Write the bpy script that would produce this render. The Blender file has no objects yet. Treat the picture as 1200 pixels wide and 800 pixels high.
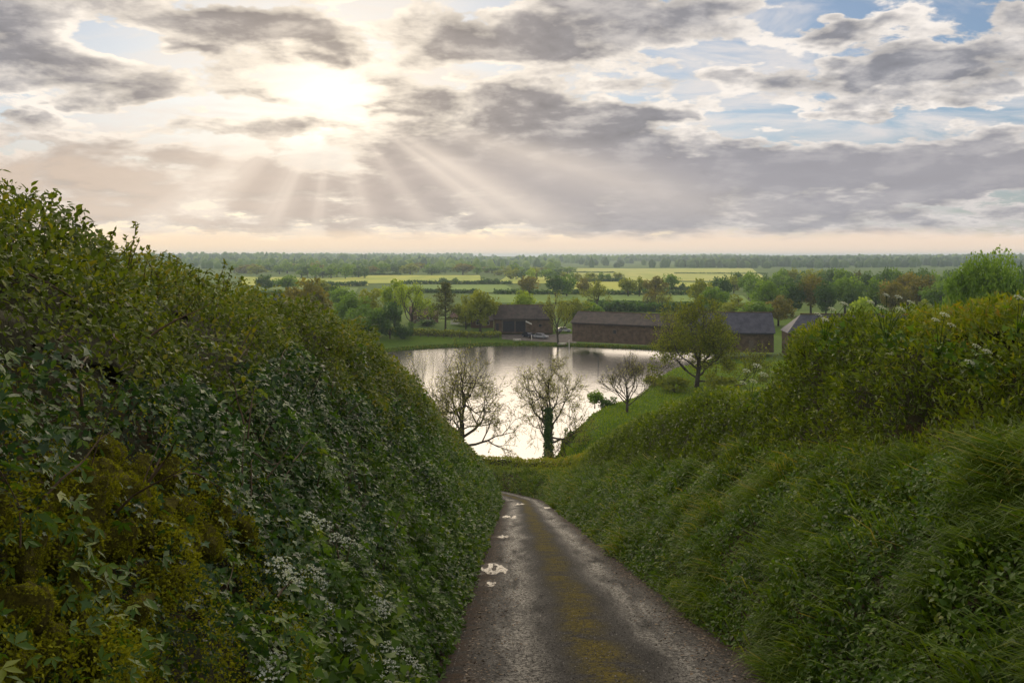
import bpy, math, random
import numpy as np
from mathutils import Vector, Matrix

random.seed(7)
rng = np.random.default_rng(11)
R = math.radians
scene = bpy.context.scene
COL = scene.collection
PI = math.pi

# ------------------------------------------------------------------ camera
cam_d = bpy.data.cameras.new('camera')
cam = bpy.data.objects.new('camera', cam_d)
COL.objects.link(cam)
cam_d.sensor_width = 36.0
cam_d.lens = 33.0                 # 1100 px of focal length on a 1200 px wide picture
cam_d.shift_y = -100.0 / 1200.0   # the eye level lies 100 px above the middle
cam_d.clip_start = 0.05
cam_d.clip_end = 30000
cam.location = (0, 0, 0)
cam.rotation_euler = (R(90), 0, 0)
scene.camera = cam

# ------------------------------------------------------------------ light
SUN_AZ, SUN_EL = R(-10.8), R(9.6)
SUN_DIR = Vector((math.sin(SUN_AZ) * math.cos(SUN_EL), math.cos(SUN_AZ) * math.cos(SUN_EL), math.sin(SUN_EL)))
sun_d = bpy.data.lights.new('sun', 'SUN')
sun_d.energy = 2.6
sun_d.angle = R(80)
sun_d.color = (1.0, 0.82, 0.58)
sun = bpy.data.objects.new('sun', sun_d)
COL.objects.link(sun)
sun.rotation_euler = (-SUN_DIR).to_track_quat('-Z', 'Y').to_euler()
sun.location = (0, 0, 60)

vs = scene.view_settings
vs.view_transform = 'Standard'
vs.look = 'None'
vs.exposure = 0.32
vs.gamma = 1.0
vs.use_curve_mapping = False
scene.cycles.use_denoising = True
scene.cycles.max_bounces = 6
scene.cycles.diffuse_bounces = 3
scene.cycles.glossy_bounces = 3
scene.cycles.transmission_bounces = 4
scene.cycles.volume_bounces = 1
scene.cycles.transparent_max_bounces = 6


# ------------------------------------------------------------------ node helper
class S:
    """A float socket with arithmetic that makes Math nodes."""
    def __init__(self, nt, sock):
        self.nt, self.k = nt, sock

    def _op(self, op, *args, clamp=False):
        n = self.nt.nodes.new('ShaderNodeMath')
        n.operation = op
        n.use_clamp = clamp
        for i, a in enumerate(args):
            if isinstance(a, S):
                self.nt.links.new(a.k, n.inputs[i])
            else:
                n.inputs[i].default_value = float(a)
        return S(self.nt, n.outputs[0])

    def __add__(s, o): return s._op('ADD', s, o)
    __radd__ = __add__
    def __sub__(s, o): return s._op('SUBTRACT', s, o)
    def __rsub__(s, o): return s._op('SUBTRACT', o, s)
    def __mul__(s, o): return s._op('MULTIPLY', s, o)
    __rmul__ = __mul__
    def __truediv__(s, o): return s._op('DIVIDE', s, o)
    def __rtruediv__(s, o): return s._op('DIVIDE', o, s)
    def pow(s, o): return s._op('POWER', s, o)
    def exp(s): return s._op('EXPONENT', s)
    def min(s, o): return s._op('MINIMUM', s, o)
    def max(s, o): return s._op('MAXIMUM', s, o)
    def clamp(s): return s._op('ADD', s, 0.0, clamp=True)
    def abs(s): return s._op('ABSOLUTE', s)
    def atan2(s, o): return s._op('ARCTAN2', s, o)
    def asin(s): return s._op('ARCSINE', s)
    def sqrt(s): return s._op('SQRT', s)

    def step(s, a, b, lo=0.0, hi=1.0):
        n = s.nt.nodes.new('ShaderNodeMapRange')
        n.interpolation_type = 'SMOOTHSTEP'
        s.nt.links.new(s.k, n.inputs[0])
        n.inputs[1].default_value, n.inputs[2].default_value = a, b
        n.inputs[3].default_value, n.inputs[4].default_value = lo, hi
        return S(s.nt, n.outputs[0])


def combine(nt, x, y, z):
    n = nt.nodes.new('ShaderNodeCombineXYZ')
    for i, a in enumerate((x, y, z)):
        if isinstance(a, S):
            nt.links.new(a.k, n.inputs[i])
        else:
            n.inputs[i].default_value = a
    return n.outputs[0]


def noise(nt, vec, scale, detail=4.0, rough=0.55, dist=0.0, out=0):
    n = nt.nodes.new('ShaderNodeTexNoise')
    if vec is not None:
        nt.links.new(vec, n.inputs['Vector'])
    n.inputs['Scale'].default_value = scale
    n.inputs['Detail'].default_value = detail
    n.inputs['Roughness'].default_value = rough
    n.inputs['Distortion'].default_value = dist
    return S(nt, n.outputs[out])


def mixc(nt, f, a, b, mode='MIX'):
    n = nt.nodes.new('ShaderNodeMix')
    n.data_type = 'RGBA'
    n.blend_type = mode
    if isinstance(f, S):
        nt.links.new(f.k, n.inputs[0])
    else:
        n.inputs[0].default_value = f
    for i, c in ((6, a), (7, b)):
        if isinstance(c, (tuple, list)):
            n.inputs[i].default_value = (c[0], c[1], c[2], 1)
        else:
            nt.links.new(c, n.inputs[i])
    return n.outputs[2]


# ------------------------------------------------------------------ sky
def build_world():
    w = bpy.data.worlds.new('World')
    scene.world = w
    w.use_nodes = True
    nt = w.node_tree
    nt.nodes.clear()
    tc = nt.nodes.new('ShaderNodeTexCoord')
    sep = nt.nodes.new('ShaderNodeSeparateXYZ')
    nt.links.new(tc.outputs['Generated'], sep.inputs[0])
    dx, dy, dz = (S(nt, sep.outputs[i]) for i in range(3))
    az = dx.atan2(dy)
    el = dz.asin()
    up = dz.max(0.0)
    # cloud decks as seen from below: stretched towards the horizon
    inv = 1.0 / (up + 0.23)
    px_, py_ = dx * inv, dy * inv
    p = combine(nt, px_, py_, 0.0)
    warp1 = noise(nt, p, 3.4, 4, 0.6)
    warp2 = noise(nt, combine(nt, px_ + 7.3, py_, 1.9), 3.4, 4, 0.6)
    azw = az + (warp1 - 0.5) * 0.17
    elw = el + (warp2 - 0.5) * 0.075

    def blob(cx, cy, rx, ry):
        a, e = (cx - 600) / 1100.0, (300 - cy) / 1100.0 * 0.985
        u = (azw - a) * (1100.0 / rx)
        v = (elw - e) * (1100.0 / ry)
        return (0.0 - (u * u + v * v)).exp()

    # where the masses of cloud and the gaps between them lie
    M = None
    for cx, cy, rx, ry, k in (
        (60, 12, 90, 12, .16), (40, 60, 60, 10, .16), (540, 62, 70, 8, .2), (440, 128, 60, 7, .2), (330, 165, 90, 6, .12), (600, 150, 110, 16, .2),
        (320, 46, 105, 18, .40), (235, 74, 30, 9, .34), (85, 102, 120, 17, .30), (170, 128, 120, 9, .15),
        (230, 4, 90, 9, .22), (640, 50, 150, 16, .26), (720, 22, 170, 16, .26), (560, 20, 90, 10, .12),
        (570, 118, 100, 13, .26), (660, 178, 150, 38, .60), (720, 140, 120, 12, .36), (520, 185, 60, 18, .16),
        (1000, 205, 250, 22, .42), (1140, 212, 130, 18, .22), (985, 50, 44, 13, .40), (1035, 104, 105, 13, .42),
        (1160, 62, 70, 12, .26), (830, 86, 55, 11, .30), (680, 62, 60, 10, .14), (820, 195, 140, 18, .14),
        (250, 222, 330, 32, .22), (730, 245, 330, 24, .30), (60, 40, 60, 10, .10), (1090, 130, 120, 7, .13),
        (385, 105, 84, 36, -.14), (440, 78, 60, 20, -.10), (470, 62, 50, 8, -.10), (150, 58, 70, 16, -.26), (430, 8, 60, 10, -.34),
        (300, 140, 150, 9, -.22), (920, 30, 70, 15, -.38), (1090, 30, 70, 13, -.34), (890, 72, 70, 13, -.28),
        (880, 152, 150, 11, -.34), (800, 172, 60, 9, -.22), (1080, 158, 150, 11, -.30), (1120, 243, 150, 13, -.20),
        (250, 168, 160, 7, -.20), (480, 160, 60, 10, -.12), (80, 142, 120, 8, -.22), (990, 76, 70, 8, -.16), (760, 60, 60, 10, -.10),
    ):
        t = blob(cx, cy, rx, ry) * k
        M = t if M is None else M + t

    sa, se = SUN_AZ, SUN_EL + 0.004
    u, v = az - sa, el - se
    r2 = u * u + v * v * 1.3

    def billow(k):
        """Cloud thickness; k moves the sample towards the sun."""
        q = combine(nt, px_ - u * k, py_ + v * (k * 3.0), 0.0)
        a = noise(nt, q, 4.3, 9, 0.60, 0.15)
        return (a - 0.5) * 1.75

    D0 = billow(0.0)
    D1 = billow(0.22)
    big = noise(nt, p, 1.5, 3, 0.5, 0.15)
    D = M + D0 + (big - 0.5) * 0.5 + 0.47
    cover = D.step(0.36, 0.48)
    core = D.step(0.43, 0.76)
    lit = (D0 - D1) * 2.2
    prox = (r2 * -13.0).exp()
    glow = (r2 * -330.0).exp()
    halo = (r2 * -24.0).exp()
    edge_c = mixc(nt, prox, (0.70, 0.65, 0.605), (0.84, 0.735, 0.60))
    core_c = mixc(nt, prox, (0.236, 0.238, 0.264), (0.35, 0.30, 0.262))
    cl = mixc(nt, (core - lit * 0.55).clamp(), edge_c, core_c)
    relc = nt.nodes.new('ShaderNodeVectorMath')
    relc.operation = 'SCALE'
    nt.links.new(cl, relc.inputs[0])
    nt.links.new((1.0 + lit * 0.30).max(0.8).min(1.12).k, relc.inputs['Scale'])
    # blue behind the clouds, veiled by thin high streaks
    sky = nt.nodes.new('ShaderNodeTexSky')
    sky.sky_type = 'NISHITA'
    sky.sun_disc = False
    sky.sun_elevation = SUN_EL
    sky.sun_rotation = SUN_AZ
    sky.air_density = 1.0
    sky.dust_density = 0.5
    sky.ozone_density = 4.5
    skyb = nt.nodes.new('ShaderNodeVectorMath')
    skyb.operation = 'SCALE'
    nt.links.new(sky.outputs[0], skyb.inputs[0])
    skyb.inputs['Scale'].default_value = 0.080
    veil = noise(nt, combine(nt, px_ * 0.55, py_, 4.0), 4.6, 7, 0.62, 0.4)
    thin = mixc(nt, veil.step(0.38, 0.66, 0.16, 0.92), skyb.outputs[0], (0.66, 0.62, 0.60))
    thin = mixc(nt, (prox * 0.65).clamp(), thin, (0.84, 0.735, 0.60))
    c = mixc(nt, cover, thin, relc.outputs[0])
    # the low deck and the clear strip under it
    side = az.step(-0.45, 0.30)
    deck_c = mixc(nt, side, (0.58, 0.465, 0.37), (0.322, 0.308, 0.328))
    deck = el.step(0.140, 0.085) * el.step(0.014, 0.026) * side.step(0.0, 1.0, 0.92, 0.78)
    c = mixc(nt, deck * (0.45 + 0.55 * core), c, deck_c)
    strip_c = mixc(nt, side, (0.86, 0.655, 0.45), (0.78, 0.61, 0.475))
    c = mixc(nt, (elw * 0.25 + el * 0.75).step(0.031, 0.014), c, strip_c)
    # shafts fanning out under the gap
    phi = u.atan2(0.0 - v)
    rayn = noise(nt, combine(nt, phi * 3.1 + 0.35, 4.2, 0.0), 2.6, 2.5, 0.5)
    dist = r2.sqrt()
    beams = None
    for ph, wd, k in ((-.88, .20, .85), (-.44, .11, .75), (-.12, .07, .5), (.24, .09, .50), (.62, .07, .40), (.98, .12, 1.0), (1.27, .075, .75)):
        t = (phi - ph) * (1.0 / wd)
        t = (0.0 - t * t).exp() * k
        beams = t if beams is None else beams + t
    beams = (beams * rayn.step(0.25, 0.65, 0.55, 1.1)).clamp()
    shaft = beams * v.step(-0.015, -0.07) * dist.step(0.62, 0.12) * phi.abs().step(1.48, 1.32) * el.step(0.008, 0.05)
    c = mixc(nt, shaft * 0.62, c, (0.84, 0.72, 0.60))
    add = nt.nodes.new('ShaderNodeVectorMath')
    add.operation = 'SCALE'
    add.inputs[0].default_value = (1.0, 0.86, 0.66)
    nt.links.new((glow * (1.0 - core * 0.9) * 0.24 + halo * (1.0 - core * 0.7) * 0.04).k, add.inputs['Scale'])
    tot = nt.nodes.new('ShaderNodeVectorMath')
    tot.operation = 'ADD'
    nt.links.new(c, tot.inputs[0])
    nt.links.new(add.outputs[0], tot.inputs[1])
    ten = nt.nodes.new('ShaderNodeVectorMath')
    ten.operation = 'SCALE'
    nt.links.new(tot.outputs[0], ten.inputs[0])
    ten.inputs['Scale'].default_value = 10.0
    bg = nt.nodes.new('ShaderNodeBackground')
    bg.inputs['Strength'].default_value = 0.10
    nt.links.new(ten.outputs[0], bg.inputs['Color'])
    out = nt.nodes.new('ShaderNodeOutputWorld')
    nt.links.new(bg.outputs[0], out.inputs['Surface'])
    w.cycles.sampling_method = 'MANUAL'
    w.cycles.sample_map_resolution = 1024


build_world()


# ------------------------------------------------------------------ materials
def mat_new(name):
    m = bpy.data.materials.new(name)
    m.use_nodes = True
    nt = m.node_tree
    nt.nodes.clear()
    out = nt.nodes.new('ShaderNodeOutputMaterial')
    bs = nt.nodes.new('ShaderNodeBsdfPrincipled')
    nt.links.new(bs.outputs[0], out.inputs['Surface'])
    return m, nt, bs, out


def ramp(nt, fac, stops):
    n = nt.nodes.new('ShaderNodeValToRGB')
    nt.links.new(fac.k if isinstance(fac, S) else fac, n.inputs[0])
    e = n.color_ramp.elements
    while len(e) < len(stops):
        e.new(0.5)
    for i, (pos, c) in enumerate(stops):
        e[i].position = pos
        e[i].color = (c[0], c[1], c[2], 1)
    return n.outputs[0]


def leaf_mat(name, stops, rough=0.5, trans=0.35, spec=0.35, lump=0.0, lump_scale=1.0):
    """Foliage whose colour differs from leaf to leaf (the tint each leaf carries) and lets light through."""
    m, nt, bs, out = mat_new(name)
    at = nt.nodes.new('ShaderNodeAttribute')
    at.attribute_name = 'tint'
    f = S(nt, at.outputs['Fac'])
    if lump:
        tc = nt.nodes.new('ShaderNodeTexCoord')
        f = f + (noise(nt, tc.outputs['Object'], lump_scale, 3, 0.5) - 0.5) * lump
    c = ramp(nt, f.clamp(), stops)
    nt.links.new(c, bs.inputs['Base Color'])
    bs.inputs['Roughness'].default_value = rough
    bs.inputs['Specular IOR Level'].default_value = spec
    tr = nt.nodes.new('ShaderNodeBsdfTranslucent')
    br = mixc(nt, 1.0, c, (1.5, 1.45, 0.7), 'MULTIPLY')
    nt.links.new(br, tr.inputs['Color'])
    mx = nt.nodes.new('ShaderNodeMixShader')
    mx.inputs[0].default_value = trans
    nt.links.new(bs.outputs[0], mx.inputs[1])
    nt.links.new(tr.outputs[0], mx.inputs[2])
    nt.links.new(mx.outputs[0], out.inputs['Surface'])
    return m


def plain_mat(name, c1, c2, scale=3.0, rough=0.85, bump=0.3, detail=6, spec=0.3, bdist=0.03):
    m, nt, bs, out = mat_new(name)
    tc = nt.nodes.new('ShaderNodeTexCoord')
    f = noise(nt, tc.outputs['Object'], scale, detail, 0.62)
    nt.links.new(mixc(nt, f.step(0.3, 0.7), c1, c2), bs.inputs['Base Color'])
    bs.inputs['Roughness'].default_value = rough
    bs.inputs['Specular IOR Level'].default_value = spec
    if bump:
        b = nt.nodes.new('ShaderNodeBump')
        b.inputs['Strength'].default_value = bump
        b.inputs['Distance'].default_value = bdist
        nt.links.new(noise(nt, tc.outputs['Object'], scale * 4, 5, 0.65).k, b.inputs['Height'])
        nt.links.new(b.outputs[0], bs.inputs['Normal'])
    return m


G = {}
G['hedge'] = leaf_mat('hawthorn_leaves', [(0, (.040, .058, .007)), (.4, (.078, .122, .012)), (.72, (.145, .19, .016)), (1, (.22, .21, .022))], .50, .38, .20, .8, .9)
G['ivy'] = leaf_mat('ivy_leaves', [(0, (.014, .038, .013)), (.5, (.034, .088, .022)), (.85, (.066, .135, .030)), (1, (.12, .18, .036))], .42, .26, .26, .7, .9)
G['elder'] = leaf_mat('verge_leaves', [(0, (.032, .070, .008)), (.5, (.066, .140, .012)), (.85, (.12, .205, .018)), (1, (.20, .25, .024))], .46, .38, .26, .8, .9)
G['right_hedge'] = leaf_mat('privet_leaves', [(0, (.045, .075, .007)), (.42, (.12, .18, .012)), (.72, (.23, .27, .018)), (.9, (.28, .255, .020)), (1, (.30, .18, .022))], .38, .40, .38, .8, .7)
G['grass'] = leaf_mat('tall_grass', [(0, (.042, .082, .005)), (.5, (.085, .150, .008)), (.82, (.145, .215, .012)), (1, (.29, .26, .05))], .55, .40, .16, .9, .6)
G['pasture'] = leaf_mat('pasture_grass', [(0, (.085, .155, .006)), (.5, (.16, .26, .009)), (1, (.26, .32, .02))], .7, .35, .1, .6, .3)
G['moss'] = leaf_mat('moss_fronds', [(0, (.10, .115, .007)), (.5, (.205, .22, .011)), (1, (.33, .33, .02))], .85, .3, .1, .4, 3)
G['white'] = leaf_mat('white_florets', [(0, (.42, .48, .45)), (1, (.70, .74, .71))], .6, .3, .3)  # white greyed and cooled so the colour carries the bank's blue shade
G['stem'] = leaf_mat('green_stems', [(0, (.05, .10, .03)), (1, (.09, .15, .05))], .5, .2, .3)
TREE_COL = {
    'green': [(0, (0.0907, 0.1771, 0.0208)), (.5, (0.1702, 0.2911, 0.0297)), (1, (0.2722, 0.3925, 0.0446))],
    'olive': [(0, (0.1475, 0.1900, 0.0208)), (.5, (0.2495, 0.2911, 0.0297)), (1, (0.3629, 0.3925, 0.0446))],
    'brown': [(0, (0.1248, 0.1266, 0.0238)), (.5, (0.2155, 0.2025, 0.0327)), (1, (0.3175, 0.2659, 0.0446))],
    'dark': [(0, (0.0499, 0.1064, 0.0267)), (.5, (0.0862, 0.1670, 0.0386)), (1, (0.1361, 0.2278, 0.0520))],
    'lime': [(0, (0.1928, 0.2785, 0.0238)), (.5, (0.3175, 0.4304, 0.0356)), (1, (0.4536, 0.5569, 0.0594))],
    'pine': [(0, (0.0635, 0.0861, 0.0238)), (.5, (0.1134, 0.1394, 0.0327)), (1, (0.1814, 0.1771, 0.0446))],
    'bud': [(0, (0.2268, 0.2152, 0.0446)), (.5, (0.3402, 0.3290, 0.0594)), (1, (0.4309, 0.4556, 0.0891))],
    'gold': [(0, (.085, .115, .010)), (.5, (.165, .205, .014)), (1, (.29, .31, .022))],
}
for k, st in TREE_COL.items():
    G[k] = leaf_mat(k + '_tree_leaves', st, .6, .38, .2, .6, .25)
G['bark'] = plain_mat('bark', (.045, .038, .026), (.10, .085, .06), 3, .9, .4)
G['twig'] = plain_mat('twig_bark', (.06, .04, .022), (.12, .085, .05), 8, .8, .2)
G['inner'] = plain_mat('hedge_core_shade', (.022, .026, .010), (.050, .045, .018), 5, .95, .8)  # dark colour paints the shade inside the hedge
G['slate'] = plain_mat('slate_roof', (.040, .032, .028), (.090, .070, .056), .8, .65, .3)
G['slate2'] = plain_mat('blue_slate_roof', (.045, .047, .066), (.090, .090, .115), .8, .6, .3)
G['stone'] = plain_mat('barn_stone', (.070, .050, .032), (.155, .110, .072), .9, .9, .5)
G['dark_timber'] = plain_mat('dark_boards', (.016, .018, .022), (.03, .032, .04), 2, .7, .1)
G['timber'] = plain_mat('weathered_timber', (.10, .08, .06), (.18, .15, .11), 4, .85, .3)
G['pale'] = plain_mat('pale_paint', (.66, .63, .55), (.80, .77, .70), 3, .6, .1)
G['tile'] = plain_mat('clay_tile_roof', (.12, .075, .055), (.19, .125, .095), 2, .85, .3)
G['brick'] = plain_mat('brick_wall', (.14, .085, .06), (.22, .15, .11), 3, .9, .3)
G['rock'] = plain_mat('mossy_rock', (.075, .068, .006), (.19, .175, .011), 9, .95, .9)
G['glass'] = plain_mat('dark_glass', (.02, .022, .025), (.03, .032, .035), 2, .08, 0, spec=.6)
G['rubber'] = plain_mat('tyre_rubber', (.012, .012, .012), (.02, .02, .02), 6, .8, .1)
G['silver'] = plain_mat('silver_paint', (.36, .37, .40), (.42, .43, .46), .5, .28, 0, spec=.6)
G['navy'] = plain_mat('dark_blue_paint', (.02, .025, .045), (.03, .035, .06), .5, .25, 0, spec=.6)
G['yard'] = plain_mat('pale_gravel', (.10, .085, .068), (.19, .165, .14), 1, .95, .3)
G['lawn'] = plain_mat('mown_lawn', (.045, .085, .014), (.075, .125, .020), .35, .9, .5)


def field_mat(name, c1, c2, ang):
    m, nt, bs, out = mat_new(name)
    tc = nt.nodes.new('ShaderNodeTexCoord')
    mp = nt.nodes.new('ShaderNodeMapping')
    mp.inputs['Rotation'].default_value[2] = ang
    mp.inputs['Scale'].default_value = (1.0, .15, 1)
    nt.links.new(tc.outputs['Object'], mp.inputs[0])
    f = noise(nt, mp.outputs[0], .05, 5, .6) * .6 + noise(nt, tc.outputs['Object'], .012, 4, .55) * .4
    c = mixc(nt, f.step(.40, .60), c1, c2)
    nt.links.new(c, bs.inputs['Base Color'])
    bs.inputs['Roughness'].default_value = .95
    bs.inputs['Specular IOR Level'].default_value = .1
    bs.inputs['Sheen Weight'].default_value = .12
    bs.inputs['Sheen Roughness'].default_value = .5
    bs.inputs['Sheen Tint'].default_value = (.9, .9, .4, 1)
    return m


G['f_bright'] = field_mat('sunlit_field', (0.2702, 0.3450, 0.0360), (0.4255, 0.4427, 0.0520), .4)  # base colour brightened to stand for sunlight on the far fields
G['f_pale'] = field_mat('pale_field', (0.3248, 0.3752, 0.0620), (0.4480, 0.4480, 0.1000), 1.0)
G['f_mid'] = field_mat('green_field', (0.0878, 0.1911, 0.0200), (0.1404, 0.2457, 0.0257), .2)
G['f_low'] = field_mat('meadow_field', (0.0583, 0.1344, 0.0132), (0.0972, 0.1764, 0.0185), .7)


# ------------------------------------------------------------------ mesh helpers
def tag(o, label=None, cat=None, group=None, kind=None):
    if label: o['label'] = label
    if cat: o['category'] = cat
    if group: o['group'] = group
    if kind: o['kind'] = kind
    return o


def link(name, me, parent=None, mat=None):
    o = bpy.data.objects.new(name, me)
    COL.objects.link(o)
    if parent is not None:
        o.parent = parent
    if mat is not None and len(me.materials) == 0:
        me.materials.append(mat)
    return o


def empty(name, loc, rz=0.0, scale=1.0):
    o = bpy.data.objects.new(name, None)
    COL.objects.link(o)
    o.location = loc
    o.rotation_euler = (0, 0, rz)
    o.scale = (scale,) * 3 if not isinstance(scale, tuple) else scale
    o.empty_display_size = 0.3
    return o


def mesh_np(name, verts, faces, tint=None, mat=None, smooth=False):
    """faces: (F, k) integer array, all of the same size, or a list of such arrays."""
    me = bpy.data.meshes.new(name)
    verts = np.ascontiguousarray(verts, dtype=np.float32)
    fl = faces if isinstance(faces, list) else [faces]
    fl = [np.asarray(f, dtype=np.int32) for f in fl if len(f)]
    me.vertices.add(len(verts))
    me.vertices.foreach_set('co', verts.ravel())
    idx = np.concatenate([f.ravel() for f in fl])
    cnt = np.concatenate([np.full(len(f), f.shape[1], dtype=np.int32) for f in fl])
    st = np.concatenate([[0], np.cumsum(cnt)[:-1]]).astype(np.int32)
    me.loops.add(len(idx))
    me.loops.foreach_set('vertex_index', idx)
    me.polygons.add(len(cnt))
    me.polygons.foreach_set('loop_start', st)
    if smooth:
        me.polygons.foreach_set('use_smooth', np.ones(len(cnt), dtype=bool))
    me.update(calc_edges=True)
    if tint is not None:
        a = me.attributes.new('tint', 'FLOAT', 'POINT')
        a.data.foreach_set('value', np.ascontiguousarray(tint, dtype=np.float32))
    if mat is not None:
        me.materials.append(mat)
    return me


class MB:
    """Collects boxes, prisms and tubes into one mesh."""
    def __init__(self):
        self.v, self.f = [], []

    def add(self, vs_, fs_):
        o = len(self.v)
        self.v += [tuple(v) for v in vs_]
        self.f += [tuple(i + o for i in f) for f in fs_]

    def box(self, x0, x1, y0, y1, z0, z1):
        self.add([(x0, y0, z0), (x1, y0, z0), (x1, y1, z0), (x0, y1, z0), (x0, y0, z1), (x1, y0, z1), (x1, y1, z1), (x0, y1, z1)],
                 [(0, 3, 2, 1), (4, 5, 6, 7), (0, 1, 5, 4), (1, 2, 6, 5), (2, 3, 7, 6), (3, 0, 4, 7)])

    def prism(self, prof, axis, a, b):
        """A closed 2-D profile pushed along 'x' or 'y' from a to b; profile gives the other two coordinates."""
        n = len(prof)
        mk = (lambda t, p: (t, p[0], p[1])) if axis == 'x' else (lambda t, p: (p[0], t, p[1]))
        self.add([mk(a, p) for p in prof] + [mk(b, p) for p in prof],
                 [tuple(range(n - 1, -1, -1)), tuple(range(n, 2 * n))] + [(i, (i + 1) % n, n + (i + 1) % n, n + i) for i in range(n)])

    def tube(self, pts, rad, n=6):
        pts = [Vector(p) for p in pts]
        rings = []
        for i, p in enumerate(pts):
            d = (pts[min(i + 1, len(pts) - 1)] - pts[max(i - 1, 0)]).normalized()
            a = d.orthogonal().normalized()
            b = d.cross(a)
            r = rad[i] if isinstance(rad, (list, tuple)) else rad
            rings.append([p + (a * math.cos(k * 2 * PI / n) + b * math.sin(k * 2 * PI / n)) * r for k in range(n)])
        o = len(self.v)
        for ring in rings:
            self.v += [tuple(q) for q in ring]
        for i in range(len(pts) - 1):
            for k in range(n):
                self.f.append((o + i * n + k, o + i * n + (k + 1) % n, o + (i + 1) * n + (k + 1) % n, o + (i + 1) * n + k))
        self.f.append(tuple(o + k for k in range(n))[::-1])
        self.f.append(tuple(o + (len(pts) - 1) * n + k for k in range(n)))

    def mesh(self, name, mat, smooth=False):
        me = bpy.data.meshes.new(name)
        me.from_pydata(self.v, [], self.f)
        me.materials.append(mat)
        if smooth:
            me.polygons.foreach_set('use_smooth', [True] * len(me.polygons))
        return me

    def build(self, name, mat, parent=None, smooth=False):
        return link(name, self.mesh(name, mat, smooth), parent)


def _hash(ix, iy, iz):
    h = (ix.astype(np.int64) * 374761393 + iy.astype(np.int64) * 668265263 + iz.astype(np.int64) * 2147483647) & 0x7fffffff
    h = ((h ^ (h >> 13)) * 1274126177) & 0x7fffffff
    return ((h ^ (h >> 16)) & 0xffff) / 65535.0


def vnoise(x, y, z=None):
    x, y = np.asarray(x, float), np.asarray(y, float)
    z = np.zeros_like(x) if z is None else np.asarray(z, float)
    ix, iy, iz = np.floor(x), np.floor(y), np.floor(z)
    fx, fy, fz = x - ix, y - iy, z - iz
    fx, fy, fz = (f * f * (3 - 2 * f) for f in (fx, fy, fz))
    r = 0
    for a in (0, 1):
        for b in (0, 1):
            for c in (0, 1):
                wgt = (fx if a else 1 - fx) * (fy if b else 1 - fy) * (fz if c else 1 - fz)
                r = r + wgt * _hash(ix + a, iy + b, iz + c)
    return r


def fbm(x, y, z=None, o=3):
    r, a, t = 0, 1.0, 0
    for i in range(o):
        k = 2.03 ** i
        r = r + a * vnoise(x * k + i * 17.3, y * k + i * 5.1, None if z is None else z * k)
        t += a
        a *= .5
    return r / t


def sstep(a, b, x):
    t = np.clip((np.asarray(x, float) - a) / (b - a), 0, 1)
    return t * t * (3 - 2 * t)


def unit(v):
    return v / np.maximum(np.linalg.norm(v, axis=-1, keepdims=True), 1e-9)


LOBED = np.array([(0, 0, 0), (-.52, .22, .05), (-.24, .46, .06), (0, 1.0, -.06), (.24, .46, .06), (.52, .22, .05)])
LEAF4_ = np.array([(0, 2, 1), (0, 3, 2)])
IVY = np.array([(0, .08, 0), (-.30, -.10, .03), (-.34, .20, .05), (-.60, .38, .0), (-.24, .52, .07), (0, 1.0, -.05), (.24, .52, .07), (.60, .38, .0), (.34, .20, .05), (.30, -.10, .03)])
LEAF10 = np.array([(0, i + 1, i) for i in range(1, 9)])
TRIO = np.concatenate([np.array([(0, 0, 0), (-.17, .35, .04), (0, .8, -.05), (.17, .35, .04)]) @ np.array([[math.cos(a), math.sin(a), 0], [-math.sin(a), math.cos(a), 0], [0, 0, 1]]) for a in (-1.15, 0, 1.15)])
TRIO_F = np.concatenate([LEAF4_ + 4 * k for k in range(3)])
OVAL = np.array([(0, 0, 0), (-.27, .32, .06), (-.21, .68, .04), (0, 1.0, -.08), (.21, .68, .04), (.27, .32, .06)])
LONG = np.array([(0, 0, 0), (-.15, .32, .04), (-.12, .68, .02), (0, 1.0, -.12), (.12, .68, .02), (.15, .32, .04)])
LEAF6 = np.array([(0, 3, 2), (0, 2, 1), (0, 4, 3), (0, 5, 4)])
RHOMB = np.array([(0, 0, 0), (-.33, .5, .08), (0, 1.0, 0), (.33, .5, .08)])
LEAF4 = np.array([(0, 2, 1), (0, 3, 2)])


def leaves_np(P, T, Nn, size, shape, faces, tint):
    """Leaf shapes at points P, tip direction T, facing Nn."""
    T = unit(T)
    B = unit(np.cross(T, Nn))
    N2 = np.cross(B, T)
    k = len(shape)
    V = (P[:, None, :] + size[:, None, None] * (shape[None, :, 0, None] * B[:, None, :] + shape[None, :, 1, None] * T[:, None, :] + shape[None, :, 2, None] * N2[:, None, :]))
    F = faces[None, :, :] + (np.arange(len(P)) * k)[:, None, None]
    return V.reshape(-1, 3), F.reshape(-1, faces.shape[1]), np.repeat(tint, k)


class Foliage:
    def __init__(self):
        self.v, self.f, self.t, self.n = [], [], [], 0

    def add(self, v, f, t):
        self.v.append(v); self.f.append(f + self.n); self.t.append(t); self.n += len(v)

    def mesh(self, name, mat):
        return mesh_np(name, np.concatenate(self.v), self.f, np.concatenate(self.t), mat)


# ------------------------------------------------------------------ the lie of the land
def lane_x(y):
    y = np.asarray(y, float)
    return 0.85 - 0.012 * np.maximum(y - 62, 0) ** 2


def lane_z(y):
    y = np.asarray(y, float)
    base = -1.8 - 0.233 * np.minimum(y, 62)
    t = np.clip(y - 62, 0, 40)
    return base - (0.233 * t - 0.0019 * t * t)


HALF = 1.49
LAKE_Z = -25.0
LAKE = np.array([(-5, 111), (3, 110), (6.4, 117), (6.6, 126), (9.5, 133), (15, 141), (19, 153), (23, 168), (37, 203), (50, 230), (54, 241),
                 (40, 249), (23, 257), (0, 263), (-18, 257), (-32, 247), (-40, 225), (-44, 190), (-38, 150), (-22, 125)], float)


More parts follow.
